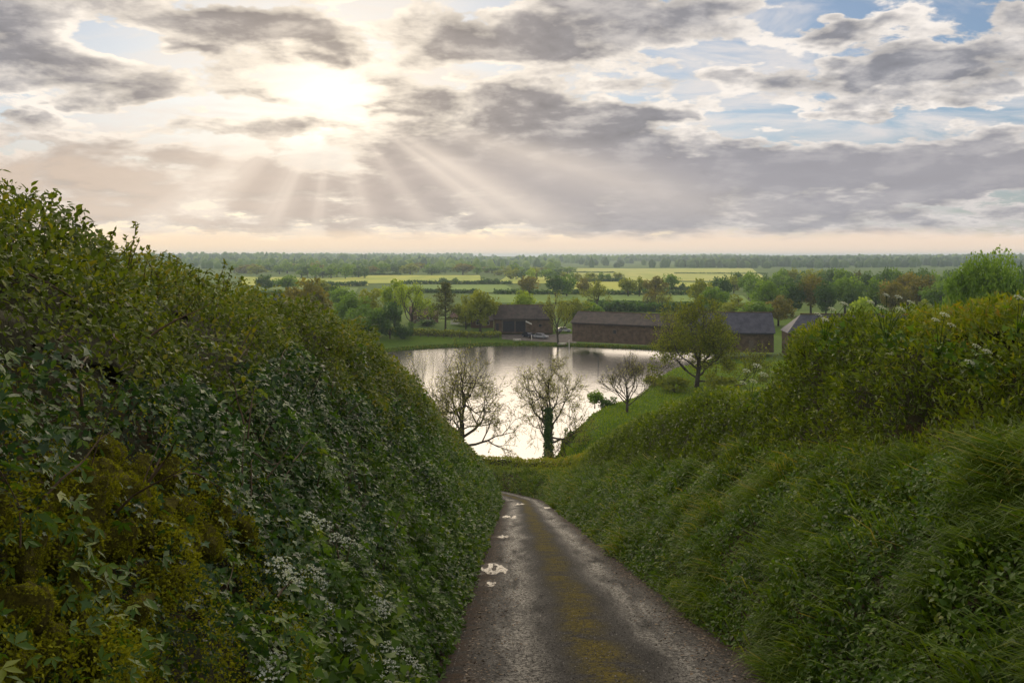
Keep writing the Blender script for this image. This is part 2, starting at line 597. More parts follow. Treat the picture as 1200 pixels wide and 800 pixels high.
def smooth_poly(P, n=3):
    for _ in range(n):
        Q = np.roll(P, -1, axis=0)
        P = np.stack([P * .75 + Q * .25, P * .25 + Q * .75], axis=1).reshape(-1, 2)
    return P


LAKE_S = smooth_poly(LAKE)


def lake_dist(x, y):
    """Signed distance from the shore, negative on the water."""
    x, y = np.atleast_1d(x).astype(float), np.atleast_1d(y).astype(float)
    d = np.full(x.shape, 1e9)
    ins = np.zeros(x.shape, bool)
    P = LAKE_S
    for i in range(len(P)):
        ax, ay = P[i]
        bx, by = P[(i + 1) % len(P)]
        ex, ey = bx - ax, by - ay
        t = np.clip(((x - ax) * ex + (y - ay) * ey) / (ex * ex + ey * ey + 1e-12), 0, 1)
        d = np.minimum(d, np.hypot(x - ax - t * ex, y - ay - t * ey))
        cr = (ay > y) != (by > y)
        xi = ax + (y - ay) / (by - ay + 1e-12) * ex
        ins ^= cr & (x < xi)
    return np.where(ins, -d, d)


L_Y = [-20, 2, 5.9, 11.7, 17.6, 23.5, 35, 50, 66, 80, 100]
L_T = [3.25, 3.25, 3.42, 3.95, 4.55, 4.62, 4.05, 3.7, 3.4, 2.6, 2.0]
R_Y = [-20, 4, 8.4, 12, 17.2, 18.4, 25, 36, 50, 62, 72, 82, 100]
R_T = [3.05, 3.05, 3.38, 3.90, 4.44, 3.40, 4.0, 4.15, 4.0, 3.55, 2.85, 2.45, 2.0]


def prof_left(y):
    T = np.interp(y, L_Y, L_T)
    d = np.array([-.05, .30, .80, 1.25, 1.75, 2.1, 2.6, 3.5])
    h = np.stack([0 * T - .05, .75 + 0 * T, np.minimum(1.75, T - 1.0), np.minimum(2.6, T - .75), T - .55, T - .12, T, T - .25], axis=-1)
    return d, h


def prof_right(y):
    T = np.interp(y, R_Y, R_T)
    d = np.array([-.05, .30, .80, 1.45, 2.05, 2.40, 2.55, 2.85, 3.8])
    h = np.stack([0 * T - .05, .50 + 0 * T, 1.10 + 0 * T, np.minimum(1.75, T - 1.0), np.minimum(2.2, T - .75), T - .95, T - .45, T, T - .2], axis=-1)
    return d, h


def prof_h(side, d, y):
    """Height above the lane of the face of the growth at distance d from the lane's edge."""
    D, H = prof_left(np.asarray(y, float)) if side < 0 else prof_right(np.asarray(y, float))
    d = np.asarray(d, float)
    j = np.clip(np.searchsorted(D, d) - 1, 0, len(D) - 2)
    t = np.clip((d - D[j]) / (D[j + 1] - D[j]), 0, 1)
    if H.ndim == 1:
        return H[j] * (1 - t) + H[j + 1] * t
    r = np.arange(len(d))
    return H[r, j] * (1 - t) + H[r, j + 1] * t


def land(x, y):
    """Height of bare ground."""
    x, y = np.asarray(x, float), np.asarray(y, float)
    shp = x.shape
    x, y = x.ravel(), y.ravel()
    lz = lane_z(np.minimum(y, 100))
    xc = lane_x(np.minimum(y, 100))
    dl = (xc - HALF) - x
    dr = x - (xc + HALF)
    fade = 1 - sstep(80, 104, y)
    capl, capr = 2.1 * fade + .3, (2.2 - .9 * sstep(40, 75, y)) * fade + .3
    hl = np.minimum(prof_h(-1, np.maximum(dl - .28, 0), np.clip(y, -15, 95)) - .2, capl)
    hr = np.minimum(prof_h(1, np.maximum(dr - .22, 0), np.clip(y, -15, 95)) - .18, capr)
    bank = np.where(dl > 0, np.maximum(hl, -.03) * sstep(0, .3, dl), np.where(dr > 0, np.maximum(hr, -.03) * sstep(0, .3, dr), -.08))
    hill = lz + bank
    # beyond the lane the slope runs out onto the valley floor
    drop = sstep(88, 112, y)
    floor_ = -24.3 + 2.0 * sstep(262, 300, y) + 0 * x
    ld = lake_dist(x, y)
    spur = sstep(4, 9, x) * (1 - sstep(170, 215, y)) * sstep(98, 118, y)
    g_soft = .35 * sstep(0, 1.5, ld) + 2.3 * sstep(1, 32, ld)
    g_spur = .3 * sstep(0, .6, ld) + 4.1 * sstep(0, 5.0, ld) - .8 * sstep(8, 30, ld)
    shore = LAKE_Z + np.where(ld > 0, g_soft * (1 - spur) + g_spur * spur, np.maximum(ld * .5, -2.0))
    near_lake = 1 - sstep(30, 46, ld)
    flat = shore * near_lake + floor_ * (1 - near_lake)
    flat = np.where(ld < 0, shore, flat)
    flat = flat + 7.0 * sstep(48, 105, x) * sstep(75, 110, y) * (1 - sstep(150, 195, y))
    z = hill * (1 - drop) + flat * drop
    # the wide valley, rising to the wooded ridge
    far = sstep(320, 700, y)
    z = z + far * (1.6 * (fbm(x / 260, y / 260) - .5) * 2)
    rise = np.clip(y - 1500, 0, None)
    z = z + 14.0 * sstep(0, 3600, rise) + sstep(1500, 3000, y) * 17 * (fbm(x / 900 + 3, y / 900) - .5) * 2
    z = np.where(y > 5200, z - (y - 5200) * .012, z)
    return z.reshape(shp)


def axis_pts(segs):
    out = []
    for a, b, n in segs:
        out += list(np.linspace(a, b, n, endpoint=False))
    out.append(segs[-1][1])
    return np.array(out)


GX = np.concatenate([-np.geomspace(70, 9000, 26)[::-1], axis_pts([(-66, -9, 22), (-9, 9, 73), (9, 66, 30)])[0:], np.geomspace(70, 9000, 26)])
GY = np.concatenate([axis_pts([(-40, -8, 6), (-8, 100, 216), (100, 300, 100), (300, 700, 40)])[:-1], np.geomspace(700, 12000, 50)])
GX, GY = np.unique(GX), np.unique(GY)
XX, YY = np.meshgrid(GX, GY)
HH = land(XX, YY)


def terr(x, y):
    """The ground mesh's own height (bilinear)."""
    x, y = np.asarray(x, float), np.asarray(y, float)
    i = np.clip(np.searchsorted(GX, x) - 1, 0, len(GX) - 2)
    j = np.clip(np.searchsorted(GY, y) - 1, 0, len(GY) - 2)
    u = (x - GX[i]) / (GX[i + 1] - GX[i])
    v = (y - GY[j]) / (GY[j + 1] - GY[j])
    return (HH[j, i] * (1 - u) + HH[j, i + 1] * u) * (1 - v) + (HH[j + 1, i] * (1 - u) + HH[j + 1, i + 1] * u) * v


def grid_faces(nx, ny):
    a = (np.arange(ny - 1)[:, None] * nx + np.arange(nx - 1)[None, :]).ravel()
    return np.stack([a, a + 1, a + 1 + nx, a + nx], axis=1)


def ground_mat():
    m, nt, bs, out = mat_new('meadow_ground')
    tc = nt.nodes.new('ShaderNodeTexCoord')
    o = tc.outputs['Object']
    a = noise(nt, o, .06, 5, .6)
    b = noise(nt, o, 1.3, 5, .65)
    c = mixc(nt, (a * .6 + b * .4).step(.36, .64), (.052, .105, .007), (.100, .165, .010))
    # bare earth and litter where the growth of the lane banks covers it
    sep = nt.nodes.new('ShaderNodeSeparateXYZ')
    nt.links.new(o, sep.inputs[0])
    x, y = S(nt, sep.outputs[0]), S(nt, sep.outputs[1])
    k = x.step(-4.5, -3.5) * x.step(6.2, 5.2) * y.step(92, 84)
    c = mixc(nt, k, c, mixc(nt, noise(nt, o, 9, 5, .7).step(.35, .65), (.030, .026, .012), (.075, .055, .03)))
    nt.links.new(c, bs.inputs['Base Color'])
    bs.inputs['Roughness'].default_value = .95
    bs.inputs['Specular IOR Level'].default_value = .1
    bp = nt.nodes.new('ShaderNodeBump')
    bp.inputs['Strength'].default_value = .6
    bp.inputs['Distance'].default_value = .08
    nt.links.new(noise(nt, o, 5, 6, .7).k, bp.inputs['Height'])
    nt.links.new(bp.outputs[0], bs.inputs['Normal'])
    return m


ground = link('ground', mesh_np('ground', np.stack([XX, YY, HH], -1).reshape(-1, 3), grid_faces(len(GX), len(GY)), None, ground_mat(), True))
tag(ground, 'rolling green valley ground from the lane down to the lake and far ridge', kind='structure')


# lane --------------------------------------------------------------
def lane_mat():
    m, nt, bs, out = mat_new('wet_worn_asphalt')
    tc = nt.nodes.new('ShaderNodeTexCoord')
    o = tc.outputs['Object']
    uvn = nt.nodes.new('ShaderNodeAttribute')
    uvn.attribute_name = 'across'          # metres from the crown of the lane
    wob = (noise(nt, o, .35, 3, .5) - .5) * .5
    a = S(nt, uvn.outputs['Fac']) + wob
    grit = noise(nt, o, 38, 4, .75)
    mid = noise(nt, o, 2.2, 5, .65)
    base = mixc(nt, grit.step(.42, .60), (.007, .0068, .0066), (.072, .070, .068))
    base = mixc(nt, mid.step(.35, .7) * .4, base, (.028, .027, .026))
    # moss down the crown, leaf litter along the edges
    moss = a.abs().step(.40, .04) * mid.step(.34, .56) * noise(nt, o, 19, 5, .8).step(.36, .54)
    base = mixc(nt, moss * .85, base, mixc(nt, noise(nt, o, 14, 4, .7).step(.3, .7), (.085, .068, .008), (.19, .15, .016)))
    edge = a.abs().step(.98, 1.35) * noise(nt, o, 5, 4, .7).step(.35, .6)
    base = mixc(nt, edge * .85, base, mixc(nt, grit.step(.4, .6), (.030, .018, .010), (.085, .052, .030)))
    # wheel tracks hold the wet
    trk = ((a.abs() - .78) * (1 / .33))
    mpw = nt.nodes.new('ShaderNodeMapping')
    mpw.inputs['Scale'].default_value = (2.6, .35, 1)
    nt.links.new(o, mpw.inputs[0])
    wet = ((trk * trk) * -1.0).exp() * noise(nt, mpw.outputs[0], 1.0, 6, .66).step(.28, .56) * noise(nt, o, 24, 4, .8).step(.40, .60, .05, 1.0)
    dm = nt.nodes.new('ShaderNodeAttribute')
    dm.attribute_name = 'damp'          # soaked margin round standing water
    wet = wet.max(S(nt, dm.outputs['Fac']) * .35)
    base = mixc(nt, wet * .7, base, (.016, .0155, .015))
    nt.links.new(base, bs.inputs['Base Color'])
    nt.links.new((.84 - wet * .56 + moss * .12 + (grit - .5) * .2).k, bs.inputs['Roughness'])
    nt.links.new((.08 + wet * .46).k, bs.inputs['Specular IOR Level'])
    bp = nt.nodes.new('ShaderNodeBump')
    bp.inputs['Strength'].default_value = 1.0
    bp.inputs['Distance'].default_value = .022
    nt.links.new((grit * .6 + noise(nt, o, 110, 2, .6) * .4).k, bp.inputs['Height'])
    nt.links.new(bp.outputs[0], bs.inputs['Normal'])
    return m


ly = np.concatenate([np.arange(-12, 5, .4), np.arange(5, 48, .09), np.arange(48, 97, .4)])
lu = np.linspace(-1, 1, 53)
LX = lane_x(ly)[:, None] + lu[None, :] * (HALF + .12) + 0 * ly[:, None]
jag = (fbm(ly * 1.7, ly * 0 + 3.3) - .5) * .22
LX[:, 0] += jag
LX[:, -1] -= jag[::-1]
LYY = np.repeat(ly[:, None], len(lu), 1)
across = lu[None, :] * (HALF + .12) + 0 * LYY
LZ = lane_z(LYY) + .035 * (1 - (across / HALF) ** 2) - .028 * np.exp(-((np.abs(across) - .72) / .3) ** 2) + .006 * (fbm(LX * 1.1, LYY * .6) - .5)
LZ = LZ - .03 * sstep(1.3, 1.55, np.abs(across))
PUDDLES = []
DAMP = 0 * LZ
for px, py, wpx, ry in ((580, 667, 26, .42), (575, 684, 12, .20), (598, 606, 14, .42), (590, 629, 11, .28), (608, 591, 10, .45), (641, 595, 7, .35)):
    yy = 6.0
    while (300 - py) / 1100 * yy > float(lane_z(yy)) - .01:
        yy += .01
    x0, z0, rx = (px - 600) / 1100 * yy, float(lane_z(yy)) - .012, wpx / 2 / 1100 * yy
    PUDDLES.append((x0, yy, z0, rx, ry))
    q = ((LX - x0) / (rx * 1.5)) ** 2 + ((LYY - yy) / (ry * 1.5)) ** 2
    wgt = 1 - sstep(1.0, 2.4, q)
    bed = z0 - .10 * (LYY - yy) - .008
    LZ = LZ * (1 - wgt) + bed * wgt
    DAMP = np.maximum(DAMP, np.exp(-(q / 2.2) ** 2))
lme = mesh_np('lane', np.stack([LX, LYY, LZ], -1).reshape(-1, 3), grid_faces(len(lu), len(ly)), None, lane_mat(), True)
at = lme.attributes.new('across', 'FLOAT', 'POINT')
at.data.foreach_set('value', across.ravel().astype(np.float32))
at = lme.attributes.new('damp', 'FLOAT', 'POINT')
at.data.foreach_set('value', DAMP.ravel().astype(np.float32))
lane = link('lane', lme)
tag(lane, 'narrow wet lane of worn asphalt running downhill between hedge banks', kind='structure')


def water_mat(name, col, rough, bump, scale, dist=.05, sx=1.0, sy=1.0, ior=1.33):
    m, nt, bs, out = mat_new(name)
    bs.inputs['Base Color'].default_value = (*col, 1)
    bs.inputs['Roughness'].default_value = rough
    bs.inputs['IOR'].default_value = ior
    tc = nt.nodes.new('ShaderNodeTexCoord')
    mp = nt.nodes.new('ShaderNodeMapping')
    mp.inputs['Scale'].default_value = (sx, sy, 1)
    nt.links.new(tc.outputs['Object'], mp.inputs[0])
    bp = nt.nodes.new('ShaderNodeBump')
    bp.inputs['Strength'].default_value = bump
    bp.inputs['Distance'].default_value = dist
    h = noise(nt, mp.outputs[0], scale, 3, .5) * (.3 + .7 * noise(nt, tc.outputs['Object'], .03, 3, .5).step(.35, .65))
    nt.links.new(h.k, bp.inputs['Height'])
    nt.links.new(bp.outputs[0], bs.inputs['Normal'])
    return m


# water of the lake: fan around its middle
nL = len(LAKE_S)
cen = LAKE_S.mean(axis=0)
rim = cen + (LAKE_S - cen) * 1.0
rim = rim + unit(LAKE_S - np.roll(LAKE_S, 1, 0))[:, ::-1] * np.array([1, -1]) * .8
wv = np.concatenate([[[cen[0], cen[1], LAKE_Z]], np.concatenate([rim, np.full((nL, 1), LAKE_Z)], 1)])
wf = np.array([(0, 1 + i, 1 + (i + 1) % nL) for i in range(nL)])
def lake_mat():
    """Water under a bright low sky: seen at a grazing angle it is nearly all reflection, broken by small waves."""
    m, nt, bs, out = mat_new('lake_water')
    bs.inputs['Base Color'].default_value = (.16, .15, .145, 1)
    bs.inputs['Roughness'].default_value = .2
    tc = nt.nodes.new('ShaderNodeTexCoord')
    mp = nt.nodes.new('ShaderNodeMapping')
    mp.inputs['Scale'].default_value = (.4, 1, 1)
    nt.links.new(tc.outputs['Object'], mp.inputs[0])
    bp = nt.nodes.new('ShaderNodeBump')
    bp.inputs['Strength'].default_value = .14
    bp.inputs['Distance'].default_value = .3
    h = noise(nt, mp.outputs[0], .7, 4, .55) * (.35 + .65 * noise(nt, tc.outputs['Object'], .035, 3, .5).step(.35, .65))
    nt.links.new(h.k, bp.inputs['Height'])
    nt.links.new(bp.outputs[0], bs.inputs['Normal'])
    gl = nt.nodes.new('ShaderNodeBsdfGlossy')
    gl.inputs['Color'].default_value = (.46, .46, .475, 1)
    gl.inputs['Roughness'].default_value = .17
    nt.links.new(bp.outputs[0], gl.inputs['Normal'])
    lw = nt.nodes.new('ShaderNodeLayerWeight')
    lw.inputs['Blend'].default_value = .5
    mx = nt.nodes.new('ShaderNodeMixShader')
    nt.links.new(S(nt, lw.outputs['Facing']).step(.4, .85, .05, .9).k, mx.inputs[0])
    nt.links.new(bs.outputs[0], mx.inputs[1])
    nt.links.new(gl.outputs[0], mx.inputs[2])
    nt.links.new(mx.outputs[0], out.inputs['Surface'])
    return m


water = link('water', mesh_np('water', wv, wf, None, lake_mat()))
tag(water, 'still pale lake at the foot of the hill reflecting the clouds', kind='structure')


def field_sheet(name, pts, mat, label, lift=.3, n=24):
    """A field: a four-cornered patch laid on the ground."""
    a, b, c, d = (np.array(p, float) for p in pts)
    s, t = np.meshgrid(np.linspace(0, 1, n), np.linspace(0, 1, n))
    xy = (a * ((1 - s) * (1 - t))[..., None] + b * (s * (1 - t))[..., None] + c * (s * t)[..., None] + d * ((1 - s) * t)[..., None])
    z = terr(xy[..., 0], xy[..., 1]) + lift
    o = link(name, mesh_np(name, np.concatenate([xy, z[..., None]], -1).reshape(-1, 3), grid_faces(n, n), None, mat, True))
    tag(o, label, kind='structure')
    return o


def gp(px, depth):
    return ((px - 600) * depth / 1100.0, depth)


def spot(px, depth):
    x, y = gp(px, depth)
    return Vector((x, y, float(terr(x, y))))


def quad(x0, x1, d0, d1):
    return (gp(x0, d0), gp(x1, d0), gp(x1, d1), gp(x0, d1))


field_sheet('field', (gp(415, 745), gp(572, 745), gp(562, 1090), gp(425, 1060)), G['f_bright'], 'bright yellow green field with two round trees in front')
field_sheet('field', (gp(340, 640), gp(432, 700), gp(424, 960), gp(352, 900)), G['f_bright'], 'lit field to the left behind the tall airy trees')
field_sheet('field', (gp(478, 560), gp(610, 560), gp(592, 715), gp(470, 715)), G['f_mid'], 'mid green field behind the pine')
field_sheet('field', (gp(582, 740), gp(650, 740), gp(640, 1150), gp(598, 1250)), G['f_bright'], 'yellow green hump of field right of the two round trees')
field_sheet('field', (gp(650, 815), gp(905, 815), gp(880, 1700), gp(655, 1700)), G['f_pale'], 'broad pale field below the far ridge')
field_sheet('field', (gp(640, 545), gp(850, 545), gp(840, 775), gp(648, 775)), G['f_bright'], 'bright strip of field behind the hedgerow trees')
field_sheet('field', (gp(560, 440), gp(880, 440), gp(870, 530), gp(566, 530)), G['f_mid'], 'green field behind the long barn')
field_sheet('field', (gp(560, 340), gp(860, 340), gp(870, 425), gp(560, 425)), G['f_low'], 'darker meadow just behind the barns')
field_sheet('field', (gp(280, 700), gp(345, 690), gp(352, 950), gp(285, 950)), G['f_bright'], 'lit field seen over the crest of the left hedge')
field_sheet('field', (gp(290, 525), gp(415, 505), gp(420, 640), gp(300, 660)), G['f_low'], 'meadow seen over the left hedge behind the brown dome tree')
field_sheet('yard', (gp(588, 272), gp(676, 264), gp(672, 279), gp(588, 279.5)), G['yard'], 'pale gravel farmyard in front of the barn', .06, 10)


# ------------------------------------------------------------------ hedge banks
def env_points(side, y, s, jitter=None):
    """Points on the face of the growth: y along the lane, s in 0..1 up the profile; returns points and outward normals."""
    D, H = prof_left(y) if side < 0 else prof_right(y)
    seg = np.hypot(np.diff(D)[None, :], np.diff(H, axis=1))
    cum = np.concatenate([np.zeros((len(y), 1)), np.cumsum(seg, axis=1)], axis=1)
    t = s * cum[:, -1]
    j = np.clip((cum <= t[:, None]).sum(axis=1) - 1, 0, len(D) - 2)
    r = np.arange(len(y))
    f = (t - cum[r, j]) / np.maximum(seg[r, j], 1e-6)
    d = D[j] + f * (D[j + 1] - D[j])
    h = H[r, j] + f * (H[r, j + 1] - H[r, j])
    nd, nh = -(H[r, j + 1] - H[r, j]), (D[j + 1] - D[j])
    nl = np.hypot(nd, nh)
    nd, nh = nd / nl, nh / nl
    x = lane_x(y) + side * (HALF + d)
    P = np.stack([x, y, lane_z(y) + h], 1)
    N = np.stack([side * nd, 0 * y, nh], 1)
    return P, N, d, h


def lumps(P, amp):
    return amp * ((fbm(P[:, 0] * 1.1, P[:, 1] * 1.1, P[:, 2] * 1.1, 3) - .5) * 2.2 + (vnoise(P[:, 0] * 4.3, P[:, 1] * 4.3, P[:, 2] * 4.3) - .5) * .55)


def sample_y(n, a, b, power):
    """More samples near the camera: density falls with distance."""
    u = rng.random(n)
    e = 1 - power
    if abs(e) < 1e-6:
        return a * (b / a) ** u
    return ((a ** e) * (1 - u) + (b ** e) * u) ** (1 / e)


def rand_dir(n):
    return unit(rng.normal(size=(n, 3)))


def core_sheet(name, side, parent, y0, y1, s0, inset, mat):  # solid dark sheet behind the leaves, standing for the shaded inside
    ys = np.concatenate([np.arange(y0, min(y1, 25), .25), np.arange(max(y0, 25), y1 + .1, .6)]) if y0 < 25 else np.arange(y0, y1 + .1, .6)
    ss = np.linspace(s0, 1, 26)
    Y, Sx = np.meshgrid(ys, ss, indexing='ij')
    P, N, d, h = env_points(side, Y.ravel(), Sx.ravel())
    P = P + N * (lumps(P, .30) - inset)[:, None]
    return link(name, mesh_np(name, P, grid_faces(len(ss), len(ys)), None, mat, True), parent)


leaf_unit = {k: mesh_np('leaf_' + k, shp, LEAF10 if len(shp) == 10 else LEAF6, np.full(len(shp), tt), G[mt]) for k, shp, mt, tt in
             (('lobed', IVY, 'ivy', .6), ('oval', OVAL, 'hedge', .55), ('long', LONG, 'right_hedge', .5), ('broad', OVAL, 'elder', .6))}


def leaf_part(parent, kind, p, t, n, size):
    o = bpy.data.objects.new('leaf', leaf_unit[kind])
    COL.objects.link(o)
    t = Vector(t).normalized()
    b = t.cross(Vector(n)).normalized()
    n2 = b.cross(t)
    m = Matrix((b, t, n2)).transposed().to_4x4()
    o.parent = parent
    o.matrix_local = Matrix.Translation(Vector(p) - parent.location) @ m @ Matrix.Scale(size, 4)
    return o


hedge_left = empty('hedge', (0, 0, 0))
tag(hedge_left, 'tall unclipped hawthorn hedge along the top of the bank left of the lane', 'hedge')
hedge_right = empty('hedge', (0, 0, 0))
tag(hedge_right, 'tall clipped hedge with copper new growth right of the lane', 'hedge')
hedge_low = empty('hedge', (0, 0, 0))
tag(hedge_low, 'lower ragged hedge down the right of the lane curving round its far bend', 'hedge')

core_sheet('dark_core', -1, hedge_left, .4, 90, .20, .36, G['inner'])
core_sheet('dark_core', 1, hedge_right, 3, 17.4, .30, .32, G['inner'])
core_sheet('dark_core', 1, hedge_low, 17.4, 92, .30, .32, G['inner'])


def scatter(side, n, y0, y1, power, s0, s1, thick, amp):
    y = sample_y(n, y0, y1, power)
    s = s0 + (s1 - s0) * rng.random(n)
    P, N, d, h = env_points(side, y, s)
    dep = rng.random(n) ** 1.6 * thick
    P[:, 0] -= side * (1 - sstep(.0, .12, s)) * ((.20 if side < 0 else .34) * (fbm(y * 3.3, 0 * y + side * 7, None, 3) - .28))
    P = P + N * (lumps(P, amp) * sstep(-.02, .22, s) - dep + .05 - .10 * (1 - sstep(0, .15, s)))[:, None]
    P[:, 1] += rng.normal(0, .04, n)
    return P, N, d, h, y, s, dep


def leaf_dirs(N, n, droop=.5, spread=.9):
    T = unit(N * .35 + rand_dir(n) * spread + np.array([0, 0, -droop]))
    Nn = unit(N * .8 + np.array([0, 0, .75]) + rand_dir(n) * .65)
    return T, Nn


def moss_mask(P):
    """Where the mossy stones show on the near left bank."""
    n = fbm(P[:, 0] * 1.3 + 4, P[:, 1] * 1.3, P[:, 2] * 1.3, 2)
    h = P[:, 2] - lane_z(P[:, 1])
    w = sstep(1.9, 2.4, P[:, 1]) * (1 - sstep(4.0, 5.2, P[:, 1])) * sstep(.55, .9, h) * (1 - sstep(1.6, 2.0, h))
    return w * sstep(.34, .5, n)


# left hedge above, ivy and broad verge leaves below
def left_growth():
    fo = {k: Foliage() for k in ('hedge', 'ivy', 'elder')}
    singles = []
    for (n, y0, y1, pw, lod) in ((62000, 1.3, 5, 1.2, 0), (62000, 5, 12, 1.3, 1), (88000, 12, 32, 1.4, 2), (60000, 32, 88, 1.25, 2)):
        P, N, d, h, y, s, dep = scatter(-1, n, y0, y1, pw, .0, 1.0, .36, .32)
        T, Nn = leaf_dirs(N, n)
        mk = moss_mask(P)
        keep = rng.random(n) > mk * .80
        hollow = 1 - sstep(.27, .40, vnoise(P[:, 0] * 2.6 + 5, P[:, 1] * 2.6, P[:, 2] * 2.6))
        keep &= rng.random(n) > hollow * .94 * (dep < .2)
        zone = s + (fbm(P[:, 0] * .8, P[:, 1] * .8, P[:, 2] * .8, 2) - .5) * .55
        which = np.where(zone > .53, 0, np.where((zone > .31) ^ (rng.random(n) < .18), 1, 2))
        # up the far slope the verge is paler and leafier
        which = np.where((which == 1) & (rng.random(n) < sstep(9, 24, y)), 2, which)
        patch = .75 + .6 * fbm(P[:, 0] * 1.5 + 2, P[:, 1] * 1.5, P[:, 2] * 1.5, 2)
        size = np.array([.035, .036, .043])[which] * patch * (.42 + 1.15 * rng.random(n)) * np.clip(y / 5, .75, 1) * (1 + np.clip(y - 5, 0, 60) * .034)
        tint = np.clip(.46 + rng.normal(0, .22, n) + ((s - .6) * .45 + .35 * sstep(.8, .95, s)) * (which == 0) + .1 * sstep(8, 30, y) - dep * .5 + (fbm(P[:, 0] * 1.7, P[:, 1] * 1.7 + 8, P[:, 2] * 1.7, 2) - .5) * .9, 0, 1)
        # tender leaf at the very top
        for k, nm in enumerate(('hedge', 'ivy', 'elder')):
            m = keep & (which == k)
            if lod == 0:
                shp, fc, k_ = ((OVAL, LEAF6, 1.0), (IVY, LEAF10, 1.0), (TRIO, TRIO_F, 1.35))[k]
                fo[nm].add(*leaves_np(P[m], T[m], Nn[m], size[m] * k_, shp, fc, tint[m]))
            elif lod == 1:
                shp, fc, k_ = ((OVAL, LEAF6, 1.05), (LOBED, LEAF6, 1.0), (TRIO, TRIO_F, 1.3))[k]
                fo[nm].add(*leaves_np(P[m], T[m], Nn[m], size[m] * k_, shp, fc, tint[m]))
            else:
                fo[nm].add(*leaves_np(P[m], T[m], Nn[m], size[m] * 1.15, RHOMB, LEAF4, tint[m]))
        if lod == 0:
            cand = np.nonzero(keep & (dep < .05))[0]
            singles = [(P[i] + N[i] * .05, T[i], Nn[i], which[i], float(size[i])) for i in cand[:: max(1, len(cand) // 300)][:290]]
    o = link('foliage', fo['hedge'].mesh('foliage', G['hedge']), hedge_left)
    tag(o, kind='stuff')
    iv = link('ivy', fo['ivy'].mesh('ivy', G['ivy']))
    tag(iv, 'dark glossy ivy covering the steep bank left of the lane', kind='stuff')
    vg = link('undergrowth', fo['elder'].mesh('undergrowth', G['elder']))
    tag(vg, 'low broad leaved weeds at the foot of the left bank', kind='stuff')
    for p, t, nn, w, sz in singles:
        leaf_part(hedge_left if w == 0 else iv if w == 1 else vg, ('oval', 'lobed', 'broad')[w], p, t, nn, sz * 1.35)
    # moss between the stones
    n = 170000
    P, N, d, h, y, s, dep = scatter(-1, n, 1.9, 6.0, 1.0, .08, .66, .04, .32)
    m = rng.random(n) < np.maximum(moss_mask(P), .16 * sstep(.5, .62, fbm(P[:, 0] * 2.2, P[:, 1] * 2.2, P[:, 2] * 2.2, 2)))
    P, N = P[m] - N[m] * .03, N[m]
    n = len(P)
    v, f, t = leaves_np(P, unit(N * .6 + rand_dir(n) * .8 + np.array([0, 0, -.4])), rand_dir(n), .008 + .011 * rng.random(n), RHOMB * np.array([.8, 1, 1]), LEAF4, np.clip(.5 + rng.normal(0, .25, n), 0, 1))
    tag(link('moss_carpet', mesh_np('moss_carpet', v, f, t, G['moss'])), 'yellow moss spreading over the near left bank between the stones', kind='stuff')


left_growth()


